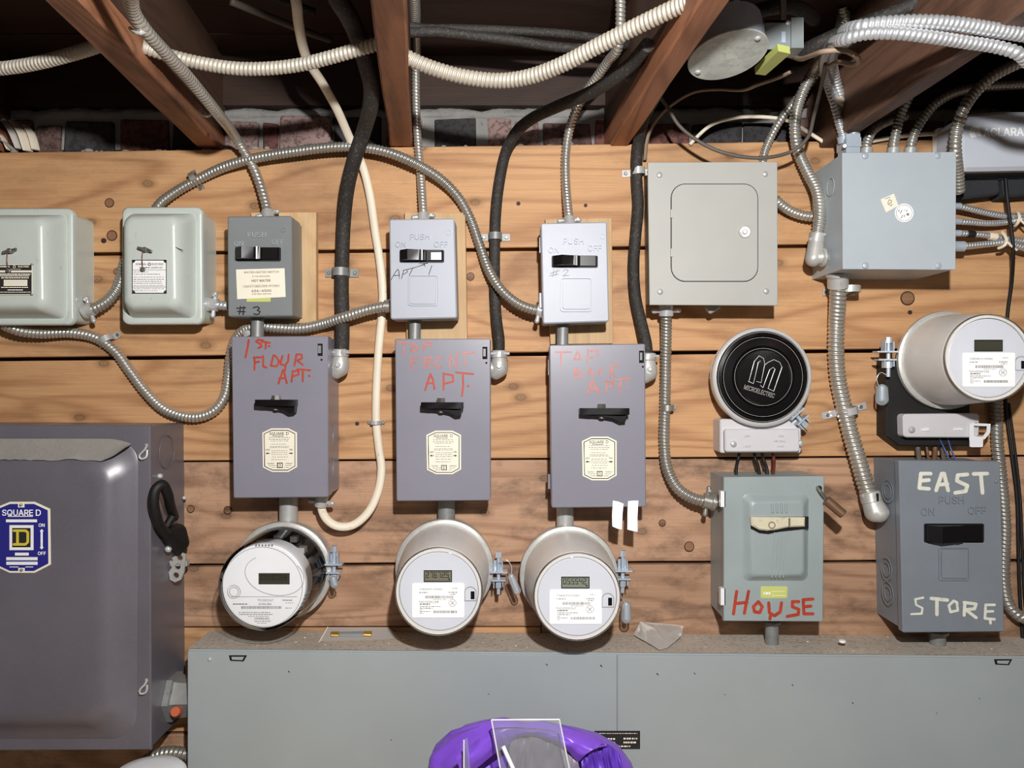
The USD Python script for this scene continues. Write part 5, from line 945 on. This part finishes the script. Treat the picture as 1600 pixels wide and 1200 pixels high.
cable('thin white cable bowed over the planks right of the grey panel', [(1078, 226, -.006), (1090, 213, -.01), (1112, 195, -.012), (1150, 184, -.012), (1195, 183, -.012), (1232, 189, -.014), (1262, 206, -.014), (1290, 224, -.012)], .0036, M_white_cable, 'white_wire', 'wire', 8, 1, None)
cable('thin white cable behind the conduits on the junction box', [(1345, 224, -.012), (1380, 217, -.012), (1425, 211, -.012), (1475, 208, -.012)], .0044, M_white_cable, 'white_wire', 'wire', 8, 1, None)
cable('loose grey wire tail looping beside the ceiling box', [zc(1236, 88, .50), zc(1252, 92, .47), zc(1270, 86, .45), zc(1290, 80, .44), zc(1318, 79, .44), zc(1337, 88, .44), zc(1341, 98, .445), zc(1330, 101, .45), zc(1312, 97, .46), zc(1295, 104, .47)], .0036, M_wire_brown, 'loose_wire', 'wire', 8, 1, None)
cable('black twin wire running down the right edge behind the meter, left strand', [(1570, 262, -.05), (1573, 300, -.055), (1577, 335, -.055), (1583, 385, -.060), (1581, 440, -.03), (1575, 485, -.015), (1570, 560, -.008), (1572, 640, -.008), (1580, 705, -.008), (1589, 780, -.008), (1591, 850, -.008), (1593, 920, -.008), (1598, 1000, -.008)], .0030, M_blackm, 'black_wire', 'wire', 8, 1, 'twin black wires')
cable('black twin wire running down the right edge behind the meter, right strand', [(1576, 630, -.006), (1580, 660, -.006), (1586, 705, -.006), (1594, 780, -.006), (1597, 850, -.006), (1600, 920, -.006), (1606, 1000, -.006)], .0026, M_blackm, 'black_wire', 'wire', 8, 1, 'twin black wires')
cable('dusty grey cable high in the gap left of the middle beam', [zc(360, 2, .58), zc(400, 18, .58), zc(440, 34, .58), zc(480, 50, .58), zc(515, 62, .59)], .0058, M_wire_grey, 'ceiling_cable', 'cable', 10, 1, 'cables between the beams')
cable('dark cable above the grey one in the left gap', [zc(400, -12, .6), zc(440, 0, .6), zc(490, 18, .605)], .006, M_loom, 'ceiling_cable', 'cable', 10, 1, 'cables between the beams')
cable('black cable crossing high between the middle and right beams, upper', [zc(620, 38, .6), zc(660, 44, .6), zc(720, 45, .6), zc(800, 48, .6), zc(880, 53, .6), zc(940, 60, .6), zc(1010, 66, .58)], .0075, M_loom, 'ceiling_cable', 'cable', 10, 1, 'cables between the beams')
cable('black cable crossing high between the middle and right beams, lower', [zc(620, 52, .59), zc(680, 50, .59), zc(740, 56, .59), zc(800, 63, .585), zc(860, 72, .58), zc(910, 76, .575), zc(970, 70, .57), zc(1015, 58, .56)], .0085, M_loom, 'ceiling_cable', 'cable', 10, 1, 'cables between the beams')
cable('dark cable strapped to the right beam', [zc(1060, 30, .50), zc(1030, 62, .50), zc(1005, 82, .495), zc(990, 104, .49), (975, 122, -.25)], .0095, M_loom, 'ceiling_cable', 'cable', 12, 1, 'cables between the beams')
cable('thick black cable arching over the small steel box on the ceiling', [zc(1150, 30, .57), zc(1172, 22, .57), zc(1200, 13, .57), zc(1232, 10, .57), zc(1258, 18, .57), zc(1272, 30, .575)], .011, M_loom, 'ceiling_cable', 'cable', 12, 1, 'cables between the beams')
cable('thick black cable running right from the small steel box', [zc(1248, 84, .53), zc(1280, 68, .53), zc(1320, 50, .54), zc(1370, 30, .55), zc(1420, 10, .56), zc(1450, -8, .57)], .0115, M_loom, 'ceiling_cable', 'cable', 12, 1, 'cables between the beams')
cable('dark cable crossing the gap over the white box', [(1330, 110, -.02), (1360, 85, -.05), (1400, 60, -.1), (1450, 30, -.18), (1490, -5, -.26)], .008, M_loom, 'ceiling_cable', 'cable', 12, 1, 'cables between the beams')

# ---- pull elbows beside the purple switches
def elbow(label, neck, bot, x_in, mat=M_cast, y=-.042, sgn=-1):
    A, B = W(*neck, y), W(*bot, y); t = Thing('conduit_elbow', label, 'conduit elbow', 'alloy elbows beside the switches', B)
    u = np.array([sgn * .016, 0, 0])
    t.part('body', hull_of([(A + np.array([0, 0, -.006]), .0140), (A + (B - A) * .45, .0165), (B + np.array([0, 0, .012]), .0165), (B + u * .4 + np.array([0, 0, .004]), .0125)]), mat, smooth=True)
    t.part('outlet', cyl(B + np.array([0, 0, .012]), np.array([W(x_in, 0, y)[0], y, B[2] + .012]), .0125, 18), mat)
    t.part('seam', [hull_of([(A + (B - A) * .15 + np.array([0, -.0145, 0]), .0012), (B + np.array([0, -.015, .008]), .0012)])], mat)
    t.part('screw', cyl(A + (B - A) * .5 + np.array([0, -.015, 0]), A + (B - A) * .5 + np.array([0, -.020, 0]), .0045, 12, .001), M_steel)
    t.part('collar', cyl(A + np.array([0, 0, -.002]), A + np.array([0, 0, .012]), .0155, 20, .002), M_zinc)
    t.part('clamp_screw', [cyl(A + np.array([-.018, -.012, .006]), A + np.array([.019, -.012, .006]), .0026, 10, .0006), hexnut(A + np.array([.004, -.012, .006]), A + np.array([.009, -.012, .006]), .0055)], M_steel)
elbow('alloy elbow on the right of the leftmost purple switch, under the thick black cable', (532, 556), (531, 585), 512)
elbow('alloy elbow on the right of the middle purple switch', (780, 558), (780, 586), 764)
elbow('alloy elbow on the right of the right purple switch', (1012, 562), (1013, 592), 1006)
t = Thing('conduit_elbow', 'alloy elbow on the left side of the junction box', 'conduit elbow', 'alloy elbows beside the switches', W(1273, 415, -.065))
t.part('body', [hull_of([(W(1276, 372, -.065), .0125), (W(1274, 398, -.065), .0145), (W(1271, 404, -.068), .0145)]), hull_of([(W(1272, 403, -.068), .013), (W(1284, 402, -.072), .012)])], M_cast, smooth=True)
t.part('collar', cyl(W(1275, 381, -.065), W(1277, 364, -.065), .0138, 20, .002), M_zinc); t.part('screw', cyl(W(1264, 374, -.07), W(1290, 366, -.078), .0025, 10), M_steel); t.part('flange', cyl(W(1283, 402, -.072), W(1288, 402, -.072), .017, 20, .001), M_cast)
t = Thing('conduit_elbow', 'large pale elbow at the top left of the EAST STORE switch', 'conduit elbow', 'alloy elbows beside the switches', W(1370, 815, -.05))
t.part('body', hull_of([(W(1362, 783, -.046), .017), (W(1367, 800, -.05), .0185), (W(1374, 803, -.055), .0155), (W(1378, 801, -.055), .013)]), M_cast, smooth=True)
t.part('collar', cyl(W(1358, 769, -.043), W(1363, 786, -.047), .0182, 22, .002), M_cast)
t.part('collar_slot', boxm(W(1369, 771, -.062), W(1373, 783, -.0655)), M_void); t.part('screw', cyl(W(1346, 775, -.05), W(1352, 776, -.05), .003, 10), M_steel)

# ---- straps
def strap(label, px, py, r, yc, ang=0.0, ears=(1, 1), mat=M_zinc, wid=.011, name='cable_strap', e=.016):
    """px, py: the middle; ang: tilt of the ears from level in degrees; the strap wraps something of radius r whose centre lies yc in front of the wall"""
    c = W(px, py, -.001); rr = r + .0012
    arc = [(-rr * math.cos(q), yc + rr * math.sin(q)) for q in np.linspace(0, math.pi, 17)]
    path = ([(-rr - e, .002), (-rr, .002)] if ears[0] else []) + arc + ([(rr, .002), (rr + e, .002)] if ears[1] else [])
    g = LineString(path).buffer(.0011, cap_style=2, join_style=1, quad_segs=3)
    m = trimesh.creation.extrude_polygon(g, wid, engine='earcut'); v = m.vertices; th = math.radians(ang); ca, sa = math.cos(th), math.sin(th)
    a, b = v[:, 0], v[:, 2] - wid / 2
    m.vertices = np.column_stack([c[0] + a * ca - b * sa, c[1] - v[:, 1], c[2] + a * sa + b * ca]); fixed(m)
    t = Thing(name, label, 'cable strap', 'cable straps on the wall', c); t.part('band', m, mat)
    for k, on in ((-1, ears[0]), (1, ears[1])):
        if on:
            a = k * (rr + e * .6); p = np.array([c[0] + a * ca, c[1] - .003, c[2] + a * sa]); t.part('screw', cyl(p, p + np.array([0, -.0025, 0]), .0034, 10, .0008), M_steel_d)
strap('two-hole strap on the thick black cable left of the apartment 1 switch', 535, 427, .0130, .016, 0, mat=M_pipe, wid=.015, e=.017)
strap('two-hole strap on the middle black cable', 774, 371.5, .0102, .014, 0, mat=M_pipe, wid=.013)
strap('two-hole strap on the black cable left of the grey panel', 995, 271, .0108, .014, 3, mat=M_zinc, wid=.013)
strap('bright strap on the cream cable between the purple switches', 588.5, 660, .0078, .010, 0, mat=M_steel, wid=.007, e=.007)
strap('strap on the conduit loop under the green cabinets', 172, 531, .0098, .013, -40 + 90 - 20, mat=M_zinc, e=.012)
strap('strap on the arching conduit above the narrow green cabinet', 309, 282, .0092, .018, -62, mat=M_bx_grey, e=.009)
strap('strap on the conduit below the grey panel', 1040, 637, .0105, .014, 0, (0, 1), mat=M_bx_grey, e=.008)
strap('bright two-hole strap on the thick conduit left of the black meter base', 1318, 642, .0152, .020, 14, mat=M_steel, wid=.013, e=.026)
strap('pale two-hole strap on the thick conduit under the junction box', 1310, 457, .0158, .050, 0, mat=M_cast, wid=.012, e=.013)
def bead(label, px, py, y, r, ang, mat, ln=.012):      # tape or a tie around a cable
    c = W(px, py, y); d = np.array([math.cos(math.radians(ang)), 0, math.sin(math.radians(ang))]) * ln / 2
    solid('cable_tie' if ln < .01 else 'tape_wrap', lathe(c - d, c + d, [(r, 0), (r * 1.06, ln * .15), (r * 1.06, ln * .85), (r, ln)], 14), mat, label, 'cable tie' if ln < .01 else 'tape', None)
bead('black tape on the third thin conduit right of the junction box', 1517, 366, -.040, .0064, -3, M_blackm, .013)
bead('white tape on the third thin conduit right of the junction box', 1551, 369.5, -.0375, .0066, -5, M_white_cable, .014)
bead('tan tape joining the two conduits above the double connector', 1310, 160, -.087, .0112, 68, M_white_cable, .011)
for lab, pts in (('white cable tie around the upper pair of thin conduits', [(1590, 331, -.036), (1592, 335, -.046), (1593, 342, -.05), (1590, 349, -.046), (1586, 353, -.036)]), ('white cable tie around the lower pair of thin conduits', [(1566, 363, -.044), (1570, 368, -.052), (1573, 377, -.057), (1569, 384, -.056), (1560, 388, -.045)])):
    solid('cable_tie', [tube([W(*p) for p in pts], .0028, 8), tube([W(pts[2][0], pts[2][1], pts[2][2] - .002), W(pts[2][0] + 8, pts[2][1] + 8, pts[2][2] - .003), W(pts[2][0] + 16, pts[2][1] + 14, pts[2][2] - .002)], .002, 6)], M_white_cable, lab, 'cable tie', 'white cable ties')
for lab, q in (('steel staple on the left beam near the top', [zc(203, 44, .438), zc(210, 50, .424), zc(218, 52, .42), zc(226, 50, .424), zc(231, 44, .438)]), ('steel staple on the left beam near the wall', [zc(312, 174, .44), zc(318, 180, .425), zc(326, 181, .42), zc(333, 177, .425), zc(337, 170, .44)])):
    solid('staple', tube([W(*p) for p in q], .0022, 8), M_zinc, lab, 'staple', None)

# ============================================================ boxes under the ceiling
ZB = .468; c0 = on_z(1137, 86.6, ZB); nrm = np.array([.10, -.20, -1.0]); nrm /= np.linalg.norm(nrm); R = .0566
ob_ = Thing('ceiling_box', 'round zinc electrical box with a flat cover under the ceiling', 'electrical box', None, c0)
tl = np.array([.22, 0, 0.0])
nr = np.array([.13, -.22, -1.0]); nr /= np.linalg.norm(nr)
ob_.part('box', lathe(c0 - nr * .045, c0 - nr * .0015, [(R * .97, 0), (R * .97, .0435)], 32), M_zinc_blue, smooth=20)
cv = ob_.part('cover', cyl(c0 - nr * .0015, c0 + nr *   .0012, R, 40, .0006), M_zcover, label='dull flat cover plate')
for px, py in ((1086, 101), (1188, 69)):
    p = c0 + (on_z(px, py, ZB) - c0) * .96; p = p - nr * ((p - c0) @ nr); ob_.part('screw', ball(p + nr * .002, .0045, 2, (1, 1, .5)), M_steel)
ob_.part('bracket', [boxm(c0 + np.array([-.02, .01, .03]), c0 + np.array([-.012, .012, .134])), boxm(c0 + np.array([.012, .01, .03]), c0 + np.array([.02, .012, .134]))], M_zinc_blue)
c1 = on_z(1222, 55, .505)
gb = Thing('steel_box', 'small dark open steel box beside the round ceiling box', 'electrical box', None, c1)
gb.part('box', [boxm(c1 + np.array([-.024, 0, -.020]), c1 + np.array([.012, .003, .022])), boxm(c1 + np.array([.012, -.004, -.020]), c1 + np.array([.030, .030, .024])), boxm(c1 + np.array([-.024, 0, .018]), c1 + np.array([.012, .04, .022]))], M_dgrey)
gb.part('screw', ball(on_z(1228, 40, .523) + np.array([0, -.005, 0]), .0055), M_steel); gb.part('strap', boxm(c1 + np.array([-.002, -.003, -.012]), c1 + np.array([.004, 0, .004])), M_zinc_blue)
gb.part('hanger', boxm(c1 + np.array([.0, .005, .02]), c1 + np.array([.008, .009, ZT - c1[2]])), M_steel_d)
q = [on_z(1180, 116, .474), on_z(1196, 118, .474), on_z(1235, 84, .474), on_z(1216, 80, .474)]
m = loft([np.array(q), np.array(q) + np.array([0, .004, .012])])
solid('wooden_wedge', m, M_green_l, 'short yellow-green strip of wood beside the round ceiling box', 'wooden strip')

sc_ = Thing('cloth_scrap', 'frayed cream rag scraps stuffed above the top plank at the upper left corner', 'rag', None, W(25, 238, .02))
for k, pts in enumerate(([(-20, 196, .03), (2, 212, .02), (14, 234, .012)], [(4, 186, .03), (18, 205, .015), (30, 232, .012)], [(20, 190, .03), (34, 208, .015), (44, 236, .012)], [(-6, 214, .02), (10, 224, .012), (26, 238, .01)], [(40, 196, .035), (50, 212, .02), (56, 234, .015)])):
    P_ = spline([W(*p) for p in pts], .004); wd = .006 + .002 * (k % 3)
    sc_.part('strip', tube(P_, wd, 10, oval=.22, raw=True), M_white_cable if k % 2 == 0 else M_bag)

# ============================================================ small things on the trough and in front of it
fp = Thing('fuse_packet', 'cartridge fuse in an opened clear plastic packet on the trough', 'fuse', None, W(560, 1012, -.05))
q = [W(512, 980, -.006), W(607, 980, -.006), W(627, 1001, -.045), W(496, 1010, -.072)]; q[2][2] = max(q[2][2], Z0 - .4655); q[3][2] = max(q[3][2], Z0 - .4655)
ztr = Z0 - .468
card = loft([np.array(q), np.array(q) + np.array([0, 0, -.0012])]); fp.part('packet', card, M_bag, label='clear plastic packet')
fp.part('packet_edge', [tube([q[i], q[(i + 1) % 4]], .0011, 6, raw=True) for i in (2, 3)], M_cream)
fa, fb = W(517, 993.5, -.035), W(581, 992.5, -.030)
f0 = fp.part('fuse', cyl(fa + (fb - fa) * .18, fa + (fb - fa) * .82, .0070, 18), M_dgrey, label='grey fuse body')
fp.part('brass_cap', cyl(fa, fa + (fb - fa) * .21, .0078, 18, .0008), M_brass, f0); fp.part('brass_cap', cyl(fa + (fb - fa) * .80, fb, .0078, 18, .0008), M_brass, f0)
pc = [(990, 993, -.020), (1000, 972, -.003), (1022, 976, -.004), (1068, 979, -.003), (1064, 995, -.03), (1042, 1017, -.085), (1030, 1021, -.095), (1010, 1003, -.055)]
top = [W(*p) for p in pc]; inner = [W(1008, 983, -.022), W(1024, 984, -.030), W(1046, 990, -.038), W(1038, 1001, -.062), W(1020, 996, -.052)]
pts = np.array(top + inner)
from scipy.spatial import Delaunay
tri = Delaunay(pts[:, [0, 2]]).simplices
pts[:, 2] = np.maximum(pts[:, 2] + .002, Z0 - .4650)
bgm = trimesh.Trimesh(pts, tri, process=False); bgm = bgm.subdivide().subdivide()
v = bgm.vertices.copy(); v[:, 1] -= .007 * (np.array([meshkit.noise(p * 90) for p in v]) - .3); bgm.vertices = v
back = bgm.copy(); back.vertices = back.vertices + np.array([0, .0005, -.0008]); back.invert()
solid('plastic_bag', [bgm, back], M_bag, 'crumpled small clear plastic bag lying on the trough', 'plastic bag', smooth=False)
solid('white_button', cyl(W(1316, 1004, -.07), W(1316, 1000, -.07), .006, 16, .001), M_label, 'small white round cap lying on the trough right of the HOUSE switch', 'cap')

bench_z = Z0 - .78
bn = Thing('workbench', 'plain wooden bench standing under the purple bag and the white jar', 'bench', None, (0, -.35, 0))
bn.part('bench_top', boxm((-.95, -.62, bench_z - .03), (.55, -.125, bench_z)), M_board)
for x in (-.9, .5):
    for yy in (-.58, -.17): bn.part('leg', boxm((x - .03, yy - .03, 0), (x + .03, yy + .03, bench_z - .03)), M_board)
# purple bag: a film bag, gathered at the top, leaning open to the right
def bag_ring(t, n=72):
    a = np.arange(n) * 2 * math.pi / n; s = S(-.3)
    return a
yb = -.30; s = S(yb); rings = []
prof = np.array([(0.0, .150, .085), (.03, .156, .09), (.12, .160, .095), (.20, .150, .085), (.235, .136, .070), (.255, .108, .052), (.268, .070, .030), (.276, .034, .012)])
zb = bench_z; cx = (846 - 800) * s; hs_ = np.concatenate([np.linspace(0, .2, 14), np.linspace(.208, .276, 14)])
def ridged(p): return 1 - abs(2 * meshkit.noise(np.array(p)) - 1)
for k, h in enumerate(hs_):
    rx, ry = np.interp(h, prof[:, 0], prof[:, 1]), np.interp(h, prof[:, 0], prof[:, 2]); u = h / .276
    a = np.arange(220) * 2 * math.pi / 220; sk = -.030 * u ** 2
    wob = np.array([1 + (.16 * (ridged((math.cos(q) * 2.2 + 5, math.sin(q) * 2.2 + 5, h * 14 + math.cos(q) * 1.5)) - .5) + .07 * (ridged((math.cos(q) * 5 + 9, math.sin(q) * 5 + 2, h * 30)) - .5)) * min(1, h * 12) for q in a])
    rings.append(np.column_stack([cx + sk + rx * np.cos(a) * (1 + (wob - 1) * .5), yb + ry * np.sin(a) * wob, zb + h + .010 * np.cos(a * 2 + 1) * max(0, u - .5)]))
pb = Thing('purple_bag', 'shiny purple film bag with folds, at the bottom edge in front of the trough', 'bag', None, (cx, yb, zb))
pb.part('bag', loft(rings), M_purple_bag, smooth=True)
def ribbon(name, top, bot, y0, bulge, mat, seed, n=60, m=9):
    sp_ = lambda pts: spline([np.array([p[0], 0, p[1]], float) for p in pts], .5)
    def even(pts):
        q = sp_(pts); return q[np.linspace(0, len(q) - 1, n).astype(int)]
    A_, B_ = even(top), even(bot); v = []; f = []
    for j in range(m):
        t_ = j / (m - 1)
        for i in range(n):
            p = A_[i] * (1 - t_) + B_[i] * t_; e = ridged((i * .16, t_ * 2.2, seed)) - .5
            v.append(W(p[0], p[2], y0 - bulge * math.sin(math.pi * (.15 + .75 * t_)) - .010 * e))
    for j in range(m - 1):
        for i in range(n - 1): q0 = j * n + i; f += [[q0, q0 + 1, q0 + n], [q0 + 1, q0 + n + 1, q0 + n]]
    fm = trimesh.Trimesh(v, f, process=False); b2 = fm.copy(); b2.vertices = b2.vertices + np.array([0, .0008, 0]); b2.invert()
    pb.part(name, [fm, b2], mat, smooth=True)
ribbon('flap', [(712, 1182), (730, 1168), (757, 1148), (778, 1133), (800, 1134), (830, 1138), (862, 1142), (890, 1150), (918, 1160), (950, 1166)], [(722, 1215), (745, 1200), (770, 1180), (792, 1165), (808, 1152), (832, 1150), (862, 1159), (888, 1174), (904, 1190), (915, 1172)], -.385, .014, M_purple_bag, 3.3)
ribbon('liner', [(798, 1158), (820, 1148), (845, 1150), (870, 1158), (902, 1184)], [(790, 1225), (820, 1225), (850, 1225), (880, 1225), (910, 1225)], -.382, .004, M_liner, 8.1)
ribbon('opening', [(908, 1192), (918, 1174), (935, 1164), (952, 1164), (968, 1180)], [(912, 1225), (925, 1225), (940, 1225), (958, 1225), (982, 1225)], -.386, .002, M_purple_dark, 6.1)
cs = Thing('clear_package', 'clear plastic packaging with bright edges standing in front of the purple bag', 'packaging', None, W(830, 1250, -.43))
q = [W(768, 1124.5, -.43), W(874, 1124, -.43), W(948, 1232, -.43), W(832, 1300, -.43)]
yq = -.43; zbot = bench_z
poly = [(q[0][0], q[0][2]), (q[1][0], q[1][2]), (W(955, 0, yq)[0], zbot), (W(840, 0, yq)[0], zbot)]
sh = cs.part('sheet', flat(Polygon(poly), yq, .0012), M_clear_dim, label='clear front sheet')
cs.part('edge', [tube([np.array([poly[i][0], yq - .0006, poly[i][1]]), np.array([poly[(i + 1) % 4][0], yq - .0006, poly[(i + 1) % 4][1]])], .0011, 6, raw=True) for i in (0, 1, 3)], M_clear_edge)
p2 = [(W(724, 0, yq)[0], W(0, 1162, yq)[2]), (W(730, 0, yq)[0], W(0, 1158, yq)[2]), (W(760, 0, yq)[0], zbot), (W(724, 0, yq)[0], zbot)]
cs.part('side_sheet', flat(Polygon(p2), yq + .012, .0012), M_clear_dim)
cs.part('edge', tube([np.array([p2[0][0], yq + .011, p2[0][1]]), np.array([p2[3][0], yq + .011, p2[3][1]])], .0011, 6, raw=True), M_clear_edge)
cs.part('side_fold', tube([W(786, 1166, -.445), W(793, 1182, -.448), W(804, 1206, -.45)], .0028, 8), M_white_pl, label='bright white fold')
# white jar in front of the gap beside the trough
xj, yj = W(232, 0, -.20)[0], -.20; zj = W(0, 1200, -.20)[2]
pr = [(.056, 0), (.058, .004), (.058, zj - bench_z - .060), (.054, zj - bench_z - .055)]
jr = Thing('white_jar', 'white plastic jar lid at the lower left in front of the trough end', 'jar', None, (xj, yj, bench_z))
jr.part('jar', lathe((xj, yj, bench_z), (xj, yj, zj), pr, 40), M_white_pl, smooth=40)
hh = zj - bench_z - .05
jr.part('lid', lathe((xj, yj, bench_z), (xj, yj, zj), [(.056, hh - .004), (.0590, hh), (.0590, hh + .030), (.057, hh + .040), (.050, hh + .047), (.030, hh + .050)], 40), M_white_pl, smooth=50)
conduit('short conduit entering the trough end behind the white jar', [(225, 1192, -.05), (245, 1180, -.05), (268, 1176, -.05), (300, 1180, -.05)], .0120, M_bx_grey, .0078)
